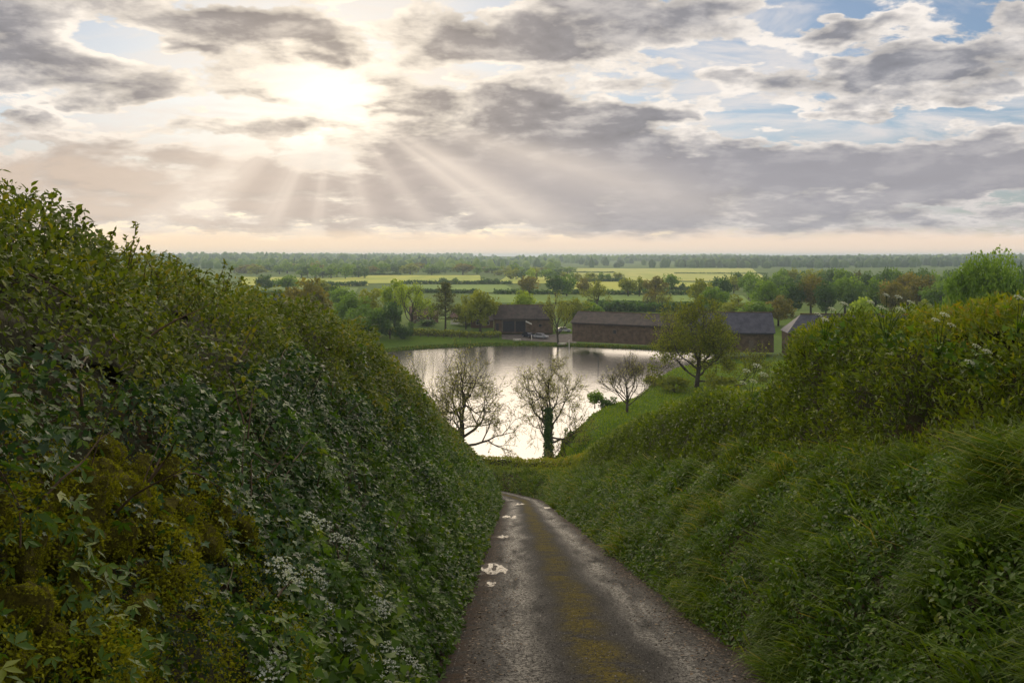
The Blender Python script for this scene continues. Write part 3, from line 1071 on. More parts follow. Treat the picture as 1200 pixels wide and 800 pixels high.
def right_growth():
    fo = {k: Foliage() for k in ('near', 'low', 'weed', 'grass')}
    singles = []
    # hedge tops
    for nm, n, y0, y1, pw, six in (('near', 70000, 4.5, 17.5, 1.0, True), ('low', 36000, 17.3, 40, 1.3, False), ('low', 36000, 40, 90, 1.2, False)):
        P, N, d, h, y, s, dep = scatter(1, n, y0, y1, pw, .37, 1.0, .36, .26)
        endcap = sstep(17.0, 17.5, y) if nm == 'near' else 0 * y
        hol = rng.random(n) > .9 * (1 - sstep(.27, .39, vnoise(P[:, 0] * 2.6, P[:, 1] * 2.6 + 9, P[:, 2] * 2.6))) * (dep < .18)
        P, N, d, h, y, s, dep = P[hol], N[hol], d[hol], h[hol], y[hol], s[hol], dep[hol]
        n = len(P)
        T = unit(N * .5 + rand_dir(n) * .7 + np.array([0, 0, .35]))
        Nn = unit(N * .7 + np.array([0, 0, .5]) + rand_dir(n) * .8)
        size = (.074 if six else .055) * (.5 + .9 * rng.random(n)) * (1 + np.clip(y - 8, 0, 60) * .022)
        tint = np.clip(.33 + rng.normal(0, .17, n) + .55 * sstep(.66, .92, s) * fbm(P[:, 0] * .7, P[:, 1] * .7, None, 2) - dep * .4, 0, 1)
        if nm == 'low':
            tint = np.clip(tint * .8 - .04 + .34 * sstep(52, 68, y), 0, 1)  # leaves at the far bend tinted lighter to offset its shaded face
        if six:
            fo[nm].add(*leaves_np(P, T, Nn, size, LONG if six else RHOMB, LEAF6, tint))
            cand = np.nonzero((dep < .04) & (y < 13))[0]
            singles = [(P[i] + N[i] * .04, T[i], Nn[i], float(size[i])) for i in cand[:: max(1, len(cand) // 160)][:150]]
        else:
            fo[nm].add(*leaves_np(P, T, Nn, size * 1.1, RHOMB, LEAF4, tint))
    # weeds among the grass
    for n, y0, y1, pw, six in ((64000, 3.0, 16, 1.1, True), (66000, 16, 90, 1.35, False)):
        P, N, d, h, y, s, dep = scatter(1, n, y0, y1, pw, 0, .47, .24, .30)
        P = P + N * .06
        patch = fbm(P[:, 0] * .9 + 9, P[:, 1] * .9, P[:, 2] * .9, 2)
        keep = rng.random(n) < np.where(y < 16, sstep(.34, .50, patch) * .6 + .4, 1.0)
        keep &= rng.random(n) > .9 * (1 - sstep(.26, .38, vnoise(P[:, 0] * 2.3, P[:, 1] * 2.3 + 4, P[:, 2] * 2.3))) * (dep < .16)
        T, Nn = leaf_dirs(N, n, .35)
        size = .055 * (.45 + .9 * rng.random(n)) * (1 + np.clip(y - 8, 0, 60) * .024)
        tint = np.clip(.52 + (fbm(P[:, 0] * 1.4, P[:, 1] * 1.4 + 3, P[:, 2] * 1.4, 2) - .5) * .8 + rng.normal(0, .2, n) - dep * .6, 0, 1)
        tint = np.clip(tint + .3 * sstep(50, 66, y), 0, 1)  # far weeds lightened in colour too, in place of light on that face
        m = keep
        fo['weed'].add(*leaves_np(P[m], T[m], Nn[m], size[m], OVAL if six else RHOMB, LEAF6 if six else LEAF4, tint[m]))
    # arching grass
    for n, y0, y1, pw, wd in ((78000, 3.0, 18, 1.15, .0050), (24000, 18, 88, 1.3, .009)):
        P, N, d, h, y, s, dep = scatter(1, n, y0, y1, pw, 0, .47, .14, .30)
        patch = fbm(P[:, 0] * .9 + 9, P[:, 1] * .9, P[:, 2] * .9, 2)
        keep = rng.random(n) < 1 - .93 * sstep(.36, .50, patch)
        P, N, y = P[keep] - N[keep] * .08, N[keep], y[keep]
        n = len(P)
        L = (.14 + .34 * rng.random(n)) * (1 + .012 * y)
        clump = vnoise(P[:, 0] * 2.5, P[:, 1] * 2.5, P[:, 2] * 2.5)
        L *= .5 + 1.0 * clump
        sway = (fbm(P[:, 0] * 1.3 + 31, P[:, 1] * 1.3, P[:, 2] * 1.3, 2) - .5) * 5
        lean = unit(np.stack([-.8 + .5 * rng.normal(size=n), sway + .9 * rng.normal(size=n) - .1, 0 * y], 1))
        up = np.array([0, 0, 1.0])
        d0 = unit(N * .55 + up * .8 + lean * .25)
        side = unit(np.cross(d0, rand_dir(n)))
        w = wd * (.7 + .7 * rng.random(n)) * (1 + .03 * np.clip(y - 6, 0, 40))
        p1 = P + d0 * (L * .45)[:, None]
        d1 = unit(d0 * .55 + lean * .65 - up * .25)
        p2 = p1 + d1 * (L * .35)[:, None]
        p3 = p2 + unit(d1 * .7 + lean * .3 - up * .75) * (L * .25)[:, None]
        V = np.stack([P - side * w[:, None], P + side * w[:, None], p1 - side * w[:, None], p1 + side * w[:, None],
                      p2 - side * (w * .6)[:, None], p2 + side * (w * .6)[:, None], p3], 1)
        F3 = np.array([(0, 1, 3), (0, 3, 2), (2, 3, 5), (2, 5, 4), (4, 5, 6)])
        F = F3[None] + (np.arange(n) * 7)[:, None, None]
        tint = np.clip(.46 + rng.normal(0, .22, n) + (clump - .5) * .4, 0, 1)
        fo['grass'].add(V.reshape(-1, 3), F.reshape(-1, 3), np.repeat(tint, 7))
    for root, nm in ((hedge_right, 'near'), (hedge_low, 'low')):
        tag(link('foliage', fo[nm].mesh('foliage', G['right_hedge']), root), kind='stuff')
    w = link('undergrowth', fo['weed'].mesh('undergrowth', G['elder']))
    tag(w, 'leafy weeds and nettles among the grass of the right bank', kind='stuff')
    g = link('grass', fo['grass'].mesh('grass', G['grass']))
    tag(g, 'long arching grass covering the bank right of the lane', kind='stuff')
    for p, t, nn, sz in singles:
        leaf_part(hedge_right, 'long', p, t, nn, sz * 1.6)


right_growth()


def face_hit(px, py, side=-1):
    """Where the line of sight through a picture point meets the growth on a bank (used to read positions off the photograph)."""
    for k in range(20, 4000):
        y = k * .02
        x, z = (px - 600) / 1100 * y, (300 - py) / 1100 * y
        d = side * (x - float(lane_x(y))) - HALF
        if d > 0 and z - float(lane_z(y)) < float(prof_h(side, np.array([d]), np.array([y]))[0]):
            return Vector((x, y, z))
    return Vector((x, y, z))


# twigs of the left hedge that stand out against the sky ----------------
def twiglet(root, n, y0, y1, pw):
    for i in range(n):
        y = float(sample_y(1, y0, y1, pw)[0])
        s = random.uniform(.64, .86)
        P, N, d, h = env_points(-1, np.array([y]), np.array([s]))
        p = Vector(P[0]) - Vector(N[0]) * .15
        dr = Vector((random.gauss(.25, .35), random.gauss(0, .45), 1)).normalized()
        L = random.uniform(.2, .46)
        pts = [p]
        for k in range(4):
            dr = (dr + Vector((random.gauss(0, .13), random.gauss(0, .13), .03))).normalized()
            pts.append(pts[-1] + dr * L / 4)
        mb = MB()
        mb.tube(pts, [.006, .005, .004, .003, .0015], 4)
        o = mb.build('twig', G['twig'], root)
        lp = []
        for k in range(1, 5):
            for q in range(8):
                f = random.random() ** (.6 if k == 4 else 1)
                lp.append(pts[k - 1] * (1 - f) + pts[k] * f)
        Pn = np.array(lp)
        m = len(Pn)
        T = unit(rand_dir(m) + np.array([0, 0, .4]))
        v, f, t = leaves_np(Pn, T, unit(rand_dir(m) + np.array([0, 0, .8])), .026 + .022 * rng.random(m), OVAL, LEAF6, np.clip(.6 + rng.normal(0, .2, m), 0, 1))
        lf = link('leaves', mesh_np('leaves', v, f, t, G['hedge']), o)
        tag(lf, kind='stuff')


twiglet(hedge_left, 100, 3.2, 24, 1.3)

# bare woody stems showing through the hedge face
for i in range(80):
    y = float(sample_y(1, 2.4, 14, 1.2)[0])
    s = random.uniform(.2, .60)
    P, N, d, h = env_points(-1, np.array([y]), np.array([s]))
    p = Vector(P[0]) + Vector(N[0]) * random.uniform(-.02, .07)
    dr = Vector((random.gauss(.1, .3), random.gauss(.3, .6), random.gauss(.5, .5))).normalized()
    pts = [p]
    for k in range(5):
        dr = (dr + Vector((0, random.gauss(0, .25), random.gauss(-.08, .2)))).normalized()
        pts.append(pts[-1] + dr * random.uniform(.04, .11))
    mb = MB()
    r0 = random.uniform(.002, .007)
    mb.tube(pts, [r0 * (1 - .15 * k) for k in range(6)], 5)
    mb.build('branch', G['twig'], hedge_left)


# ------------------------------------------------------------------ mossy stones in the near left bank
def stone_mesh(seed):
    r = np.random.default_rng(seed)
    n, mth = 14, 9
    V = []
    for i in range(mth + 1):
        th = PI * i / mth
        for j in range(n):
            ph = 2 * PI * j / n
            V.append((math.sin(th) * math.cos(ph), math.sin(th) * math.sin(ph), math.cos(th)))
    V = np.array(V)
    box = V / np.maximum(np.abs(V).max(axis=1, keepdims=True), 1e-6)
    V = (V * .6 + box * .34) * np.array([.5, 1.15, .9])
    V = V * (1 + .8 * (fbm(V[:, 0] * 2.2 + seed * 3.7, V[:, 1] * 2.2, V[:, 2] * 2.2, 3) - .5) * 2)[:, None]
    F = np.array([(i * n + j, (i + 1) * n + j, (i + 1) * n + (j + 1) % n, i * n + (j + 1) % n) for i in range(mth) for j in range(n)])
    me = mesh_np('mossy_stone', V, F, None, G['rock'], True)
    m = 6000
    D = rand_dir(m)
    idx = np.argmax(D @ unit(V).T, axis=1)
    rad = np.linalg.norm(V[idx], axis=1)
    P = D * (rad * .97)[:, None]
    T = unit(D * .6 + rand_dir(m) * 1.1 + np.array([0, 0, -.25]))
    v, f, t = leaves_np(P, T, rand_dir(m), .045 + .065 * r.random(m), RHOMB * np.array([.8, 1, 1]), LEAF4, np.clip(.5 + r.normal(0, .25, m), 0, 1))
    return me, mesh_np('moss', v, f, t, G['moss'])


wall = empty('stone_wall', face_hit(120, 660))
tag(wall, 'old retaining stones thickly grown with yellow moss at the foot of the near left bank', 'stone wall')
stones = [stone_mesh(k) for k in range(5)]
for i, (px, py, sz) in enumerate(((62, 598, 46), (112, 582, 50), (160, 592, 48), (188, 622, 36), (92, 640, 52), (38, 655, 44), (214, 640, 32), (140, 640, 40),
                                  (128, 694, 48), (84, 706, 44), (30, 720, 44), (160, 728, 34), (62, 762, 46), (112, 770, 38), (20, 790, 40), (218, 606, 30),
                                  (132, 534, 30), (196, 566, 30), (60, 548, 26), (160, 560, 28),
                                  (240, 572, 24), (262, 600, 26), (250, 640, 26), (180, 680, 30), (290, 622, 24), (0, 610, 40), (100, 740, 36), (205, 690, 26))):
    p = face_hit(px, py)
    r = sz / 1100 * p.y * .70
    me, ms = stones[i % 5]
    o = link('mossy_stone', me, wall)
    o.matrix_parent_inverse = Matrix()
    o.location = p - wall.location + Vector((-.25 * r, .05 * r, 0))
    o.rotation_euler = (random.uniform(-.6, .6), -.3 + random.uniform(-.2, .2), random.uniform(-.4, .4) + (PI if i % 2 else 0))
    o.scale = (r * random.uniform(.85, 1.3),) * 3
    mo = link('moss', ms, o)
    mo['kind'] = 'stuff'


# ------------------------------------------------------------------ cow parsley
def umbel_np(c, up, rad, count, r):
    """A flat head of small white florets; returns floret arrays."""
    up = np.array(up)
    a = unit(np.cross(up, np.array([.3, .9, .2])))
    b = np.cross(up, a)
    P = []
    for k in range(count):
        rr = rad * math.sqrt((k + .5) / count)
        ph = k * 2.39996
        c2 = np.array(c) + (a * math.cos(ph) + b * math.sin(ph)) * rr - up * (rr * rr / rad) * .35
        m = 11
        q = rand_dir(m) * (rad * .17)
        q[:, 2] = np.abs(q[:, 2]) * .6
        P.append(c2 + q)
    P = np.concatenate(P)
    m = len(P)
    return leaves_np(P, rand_dir(m), unit(up + rand_dir(m) * .6), np.full(m, rad * .16) * (.7 + .6 * rng.random(m)), RHOMB * np.array([1.4, 1, 1]), LEAF4, rng.random(m))


def parsley(base, heads, label, size, group=None):
    """heads: head positions; base: the point in the bank it grows from."""
    root = empty('cow_parsley', base)
    tag(root, label, 'wildflower', group)
    base = Vector(base)
    for hpos in heads:
        hpos = Vector(hpos)
        L = hpos - base
        mid = base + L * .55 + Vector((0, 0, .10 * L.length))
        mb = MB()
        top = hpos - Vector((0, 0, .035))
        mb.tube([Vector((0, 0, 0)), mid - base, top - base], [.0045, .0035, .0025], 5)
        st = mb.build('stem', G['stem'], root)
        n_sub = 9
        rays = MB()
        rad = size * random.uniform(.85, 1.2)
        for k in range(n_sub):
            rr = rad * math.sqrt((k + .5) / n_sub)
            ph = k * 2.39996
            rays.tube([top - base, hpos - base + Vector((math.cos(ph) * rr, math.sin(ph) * rr, -.3 * rr * rr / rad))], [.0014, .001], 3)
        rays.build('ray', G['stem'], st)['kind'] = 'stuff'
        upv = Vector((.25, -.35, 1)).normalized()
        v, f, t = umbel_np((hpos - base)[:], upv[:], rad, 13, rad)
        link('flower_head', mesh_np('flower_head', v, f, t, G['white']), root)
    # ferny leaves round the foot
    m = 70
    P = rng.normal(0, 1, (m, 3)) * np.array([.09, .09, .07]) + np.array([.06, -.05, .05])
    v, f, t = leaves_np(P, unit(rand_dir(m) + np.array([.4, -.3, 0])), unit(rand_dir(m) * .6 + np.array([.3, -.3, .8])), .05 + .04 * rng.random(m), LOBED, LEAF6, rng.random(m))
    link('leaves', mesh_np('leaves', v, f, t, G['elder']), root)['kind'] = 'stuff'
    return root


LEFT_PARSLEY = [
    ([(362, 604), (378, 613), (394, 628), (408, 634)], (392, 700), 'long row of white cow parsley heads highest on the left bank beside the mossy stones'),
    ([(424, 646), (432, 668), (418, 650)], (440, 730), 'white cow parsley next below the long top row, nearer the lane'),
    ([(326, 660), (338, 674), (346, 684)], (352, 750), 'white cow parsley just right of the mossy stones at mid height'),
    ([(364, 668), (372, 680)], (382, 748), 'two white cow parsley heads side by side in the middle of the left bank patch'),
    ([(424, 690), (440, 702), (446, 716), (452, 708)], (452, 790), 'dense cluster of cow parsley heads nearest the lane edge'),
    ([(378, 710), (388, 716)], (394, 790), 'small cow parsley with greenish heads below the middle pair'),
    ([(360, 726), (354, 742), (366, 736)], (366, 800), 'low cow parsley under the mossy stones on the left bank'),
    ([(388, 744), (404, 752), (420, 764), (428, 770)], (418, 815), 'trailing row of cow parsley heads low on the left bank'),
    ([(456, 756), (468, 760)], (464, 822), 'cow parsley low beside the lane with two flat heads'),
    ([(480, 772), (488, 780), (455, 778)], (480, 830), 'cow parsley closest to the tarmac at the bottom of the bank'),
    ([(330, 778), (312, 790), (322, 772)], (330, 840), 'cow parsley at the lower left corner of the flower patch'),
    ([(434, 784), (446, 795)], (446, 842), 'bottommost cow parsley on the left bank'),
]
for heads, b, lab in LEFT_PARSLEY:
    hp = [face_hit(*h) for h in heads]
    hp = [h * (1 - .42 / h.y) for h in hp]      # the heads stand about a foot clear of the leaves
    zb = sum((h.y for h in hp)) / len(hp)
    b3 = Vector(((b[0] - 600) / 1100 * zb, zb, (300 - b[1]) / 1100 * zb)) + Vector((-.02, .05, 0))
    parsley(b3, hp, lab, .058)
RIGHT_PARSLEY = [
    ([(952, 366), (968, 360), (982, 354), (960, 372)], (966, 402), 10.8, 'cow parsley on the hedge top, left of the two big clumps'),
    ([(1012, 352), (1030, 344), (1044, 346), (1058, 352), (1024, 358), (1046, 360)], (1038, 400), 9.9, 'largest cow parsley clump on top of the right hedge'),
    ([(1086, 372), (1096, 366), (1104, 378)], (1100, 420), 9.3, 'cow parsley in the hedge face right of the largest clump'),
    ([(1180, 346), (1192, 340), (1198, 352)], (1192, 392), 8.4, 'cow parsley at the right end of the hedge'),
    ([(1132, 402), (1144, 408), (1124, 420)], (1140, 440), 8.7, 'low cow parsley half buried in the right hedge'),
    ([(872, 432), (884, 426), (892, 436), (880, 444), (868, 446)], (880, 470), 18.4, 'cow parsley where the tall right hedge steps down to the lower one'),
]
for heads, b, dep, lab in RIGHT_PARSLEY:
    hp = [Vector(((h[0] - 600) / 1100 * dep, dep - .2, (300 - h[1]) / 1100 * dep)) for h in heads]
    parsley(Vector(((b[0] - 600) / 1100 * dep, dep, (300 - b[1]) / 1100 * dep)), hp, lab, .046 if dep < 12 else .085)


# ------------------------------------------------------------------ trees
def branch_tree(seed, H, spread, levels, r0, fork=.28, up=.25, leader=.6, droop=0.0, kids=3, nl=5, limb_el=(.25, .95), bare=.45):
    """A bare skeleton grown limb by limb; returns tubes and twig ends."""
    rd = random.Random(seed)
    mb = MB()
    tips = []
    tw = []

    def grow(p, d, L, r, lv):
        n = 4 if lv < 3 else 3
        pts, rad = [p], [r]
        for k in range(n):
            d = (d + Vector((rd.gauss(0, .20), rd.gauss(0, .20), rd.gauss(up * .25, .16)))).normalized()
            pts.append(pts[-1] + d * L / n)
            rad.append(max(r * (1 - .42 * (k + 1) / n), .020))
        mb.tube(pts, rad, 6 if lv == 0 else 4 if lv < 3 else 3)
        if lv >= levels - 2:
            tw.extend(pts[1:])
        if lv >= levels:
            tips.append(pts[-1])
            return
        for k in range(kids):
            f = (.45 + .55 * (k + rd.random()) / kids)
            q = pts[min(n, max(1, int(round(f * n))))]
            a = rd.uniform(0, 2 * PI)
            side = d.orthogonal().normalized()
            side = (side * math.cos(a) + d.cross(side).normalized() * math.sin(a))
            nd = (d * (1 - spread) + side * spread + Vector((0, 0, up * .5 - droop * lv * .12))).normalized()
            grow(q, nd, L * rd.uniform(.60, .80), r * .58 * rd.uniform(.8, 1.05), lv + 1)
        grow(pts[-1], (d + Vector((rd.gauss(0, .2), rd.gauss(0, .2), .1))).normalized(), L * rd.uniform(.62, .8), r * .56, lv + 1)

    d0 = Vector((rd.gauss(0, .04), rd.gauss(0, .04), 1)).normalized()
    pts = [Vector((0, 0, -.4))]
    for k in range(5):
        pts.append(pts[-1] + (d0 + Vector((rd.gauss(0, .06), rd.gauss(0, .06), 0))) * H * fork / 5)
    mb.tube(pts, [r0 * 1.25, r0 * 1.05, r0, r0 * .95, r0 * .9, r0 * .85], 8)
    for k in range(nl):
        a = 2.4 * k + rd.uniform(-.4, .4)
        q = (k + .5) / nl
        hgt = pts[-1] - d0 * H * fork * bare * (1 - q)
        el = limb_el[0] + (limb_el[1] - limb_el[0]) * q + rd.uniform(-.12, .12)
        grow(hgt, Vector((math.cos(a) * math.cos(el), math.sin(a) * math.cos(el), math.sin(el))), H * .30 * rd.uniform(.85, 1.1), r0 * .56, 1)
    grow(pts[-1], d0, H * .30 * leader / .6, r0 * .75, 1)
    return mb, tips, tw


def fit(mb, arrs, H, W):
    """Scales a skeleton (and its twig points) to height H and width W."""
    V = np.array(mb.v)
    h = np.percentile(V[:, 2], 99.5)
    w = (np.percentile(V[:, 0], 98.5) - np.percentile(V[:, 0], 1.5))
    s = np.array([W / w, W / w, H / h])
    mb.v = [tuple(v) for v in V * s]
    return [np.array([tuple(a) for a in arr]) * s for arr in arrs]


def bare_tree(name, px, dep, top, wpx, label, seed, mat, nleaf, lsize, trunk_r, ivy=False, base=None, **kw):
    p = spot(px, dep) if base is None else Vector(base)
    H = (300 - top) / 1100 * dep - p.z
    W = wpx / 1100 * dep
    root = empty(name, p)
    tag(root, label, 'tree')
    mb, tips, tw = branch_tree(seed, H, kw.pop('spread', .52), kw.pop('levels', 5), trunk_r, **kw)
    tips, tw = fit(mb, (tips, tw), H, W)
    mb.build('trunk', G['bark'], root)
    if nleaf:
        src = tw[rng.integers(0, len(tw), nleaf)] + rng.normal(0, lsize * 1.1, (nleaf, 3))
        v, f, t = leaves_np(src, rand_dir(nleaf), rand_dir(nleaf), lsize * (.6 + .8 * rng.random(nleaf)), RHOMB * np.array([1.2, 1, 1]), LEAF4, rng.random(nleaf))
        link('crown', mesh_np('crown', v, f, t, G[mat]), root)['kind'] = 'stuff'
    if ivy:
        n = 2600
        zz = rng.random(n) ** 1.2 * H * .52
        a = rng.random(n) * 2 * PI
        rr = (trunk_r * 1.15 * (1 - .35 * zz / (H * .52)) + .12) * (.55 + .6 * rng.random(n))
        P = np.stack([np.cos(a) * rr, np.sin(a) * rr, zz], 1)
        v, f, t = leaves_np(P, unit(rand_dir(n) + np.array([0, 0, -.6])), unit(np.stack([np.cos(a), np.sin(a), .4 + 0 * a], 1)), .22 + .14 * rng.random(n), RHOMB * np.array([1.3, 1, 1]), LEAF4, rng.random(n))
        link('ivy', mesh_np('ivy', v, f, t, G['dark']), root)['kind'] = 'stuff'
    return root


bare_tree('oak_tree', 545, 110, 406, 118, 'wide spreading oak just coming into leaf at the near lake shore', 5, 'bud', 13000, .105, .42, spread=.62, levels=6, fork=.42, up=.06, kids=2, nl=8, limb_el=(.18, 1.05), bare=.55, base=(-5.8, 109.6, -24.4))
bare_tree('ivy_clad_tree', 643, 113.5, 421, 82, 'tree with ivy wrapped trunk standing against the lake', 23, 'bud', 13000, .105, .36, ivy=True, spread=.56, levels=6, fork=.42, up=.12, kids=2, nl=7, limb_el=(.15, 1.0), bare=.5, base=(4.4, 113.5, -24.6))
bare_tree('young_tree', 735, 124, 414, 60, 'small upright bare tree on the grassy mound beside the lake', 31, 'bud', 1500, .11, .18, spread=.46, levels=5, fork=.30, up=.3, kids=2, nl=7, limb_el=(.3, 1.1), bare=.5)
bare_tree('sapling', 493, 118, 410, 36, 'thin bare sapling at the hedge edge left of the oak', 41, 'bud', 500, .12, .14, spread=.42, levels=4, fork=.3, up=.4, kids=2)
bare_tree('field_maple', 816, 148, 352, 128, 'large golden leafed tree above the right shore in front of the long barn', 57, 'gold', 24000, .24, .36, spread=.55, levels=6, fork=.34, up=.12, kids=2, nl=8, limb_el=(.05, 1.05), bare=.75)
bare_tree('yard_tree', 654, 262, 344, 32, 'slender pale green tree in the gap between the two barns', 61, 'olive', 2600, .3, .38, spread=.34, levels=4, fork=.35, up=.5, kids=2)
bare_tree('airy_tree', 482, 283, 334, 42, 'lime tree with open crown and clear trunk left of the pine', 71, 'lime', 5200, .36, .42, spread=.46, levels=4, fork=.3, up=.35, kids=2)
bare_tree('field_tree', 701, 400, 329, 34, 'lone half leafed tree in the field behind the long barn', 81, 'olive', 3200, .42, .4, spread=.5, levels=4, fork=.28, up=.2, kids=2)
bare_tree('field_tree', 764, 395, 338, 30, 'thin twiggy tree right of the lone field tree behind the long barn', 83, 'brown', 1500, .36, .3, spread=.42, levels=4, fork=.25, up=.4, kids=2)
bare_tree('field_tree', 776, 385, 344, 22, 'slim twiggy tree close to the golden leafed tree, behind the barn ridge', 85, 'olive', 1300, .36, .26, spread=.42, levels=4, fork=.25, up=.4, kids=2)


_crown_cache = {}


def crown_shape(shape, seed, n):
    """Unit tree (height 1, width 1): leaf arrays of a crown plus its trunk and limbs."""
    r = np.random.default_rng(seed)
    rd = random.Random(seed)
    C, Rr = [], []
    if shape == 'dome':
        cz, ez, lo = .60, .40, .16
    elif shape == 'tall':
        cz, ez, lo = .58, .43, .12
    elif shape == 'bush':
        cz, ez, lo = .46, .50, .0
    else:
        cz, ez, lo = .62, .38, .25
    nb = {'dome': 26, 'tall': 26, 'bush': 18, 'airy': 24}.get(shape, 24)
    for k in range(nb):
        for _ in range(30):
            d = r.normal(size=3)
            d /= np.linalg.norm(d)
            rr = r.random() ** .38
            c = np.array([d[0] * .40 * rr, d[1] * .40 * rr, cz + d[2] * (ez - .08) * rr])
            if c[2] > lo:
                break
        C.append(c)
        Rr.append((.16 if shape != 'airy' else .11) * r.uniform(.7, 1.15))
    C, Rr = np.array(C), np.array(Rr)
    pick = r.integers(0, nb, n)
    D = unit(r.normal(size=(n, 3)))
    rad = Rr[pick] * (.45 + .6 * r.random(n))
    P = C[pick] + D * rad[:, None] * np.array([1, 1, .85])
    P[:, 2] = np.maximum(P[:, 2], .02)
    T = unit(D + unit(r.normal(size=(n, 3))) * .9 + np.array([0, 0, -.2]))
    Nn = unit(D * .9 + unit(r.normal(size=(n, 3))) * .6 + np.array([0, 0, .4]))
    tint = np.clip(r.random(nb)[pick] * .55 + .45 * r.random(n), 0, 1)
    mb = MB()
    th = .030 if shape != 'bush' else .02
    mb.tube([(0, 0, -.03), (.004, .003, .12), (-.004, .004, .3), (.006, 0, .5), (0, .01, .72)], [th * 1.3, th, th * .85, th * .6, th * .25], 6)
    for k in range(9):
        z0 = rd.uniform(.2, .5) if shape != 'bush' else rd.uniform(.03, .2)
        c = C[rd.randrange(nb)]
        mb.tube([(0, 0, z0), (c[0] * .45, c[1] * .45, z0 + (c[2] - z0) * .4 + .03), tuple(c)], [th * .45, th * .3, th * .1], 4)
    return P, T, Nn, tint, mb


def pine_shape(seed, n):
    r = np.random.default_rng(seed)
    rd = random.Random(seed)
    mb = MB()
    mb.tube([(0, 0, -.03), (.005, 0, .3), (0, .006, .6), (0, 0, .97)], [.03, .024, .016, .004], 6)
    Ps = []
    for k in range(46):
        z = .22 + .76 * (k / 46) ** .9
        L = (.50 * (1 - ((z - .22) / .80)) ** .75 + .04) * rd.uniform(.55, 1.15)
        a = k * 2.4 + rd.uniform(-.4, .4)
        e = Vector((math.cos(a) * L, math.sin(a) * L, z + L * rd.uniform(-.02, .30)))
        mb.tube([(0, 0, z), (e.x * .5, e.y * .5, z + .01), tuple(e)], [.008, .005, .002], 3)
        m = n // 46
        f = .3 + .7 * r.random(m)
        Ps.append(np.stack([e.x * f, e.y * f, z + (e.z - z) * f], 1) + r.normal(0, 1, (m, 3)) * np.array([.035, .035, .014]))
    P = np.concatenate(Ps)
    m = len(P)
    return P, unit(r.normal(size=(m, 3)) + np.array([0, 0, .3])), unit(r.normal(size=(m, 3)) + np.array([0, 0, .6])), r.random(m), mb


def tree_meshes(shape, var, col, n, leaf):
    key = (shape, var, col, n, leaf)
    if key not in _crown_cache:
        sk = (shape, var, n)
        if sk not in _crown_cache:
            sd = 100 * var + sum(ord(ch) for ch in shape)
            _crown_cache[sk] = pine_shape(sd, n) if shape == 'pine' else crown_shape(shape, sd, n)
        P, T, Nn, tint, mb = _crown_cache[sk]
        sz = leaf * (.6 + .8 * np.random.default_rng(5).random(len(P)))
        v, f, t = leaves_np(P, T, Nn, sz, RHOMB * np.array([1.35 if shape != 'pine' else .7, 1, 1]), LEAF4, tint)
        tk = ('trunk', shape, var)
        if tk not in _crown_cache:
            _crown_cache[tk] = mb.mesh('trunk', G['bark'])
        _crown_cache[key] = (mesh_np('crown', v, f, t, G[col]), _crown_cache[tk])
    return _crown_cache[key]


def tree(name, px, top, dep, wpx, shape, var, col, label, group=None, lod=1, cat='tree', base_z=None, zmin=None):
    p = spot(px, dep)
    if base_z is not None:
        p.z = base_z
    H = max((300 - top) / 1100 * dep - p.z, 2.0)
    W = wpx / 1100 * dep
    n, leaf = ((3000, .054), (1300, .076), (420, .12), (22000, .023))[lod]
    if shape == 'airy':
        n = int(n * .7)
    if shape == 'pine':
        n, leaf = int(n * 1.0), leaf * .8
    me, tr = tree_meshes(shape, var, col, n, leaf)
    root = empty(name, p, (px * 1.37 + dep) % 6.28, (W, W, H))
    tag(root, label, cat, group)
    link('crown', me, root)['kind'] = 'stuff'
    link('trunk', tr, root)
    return root


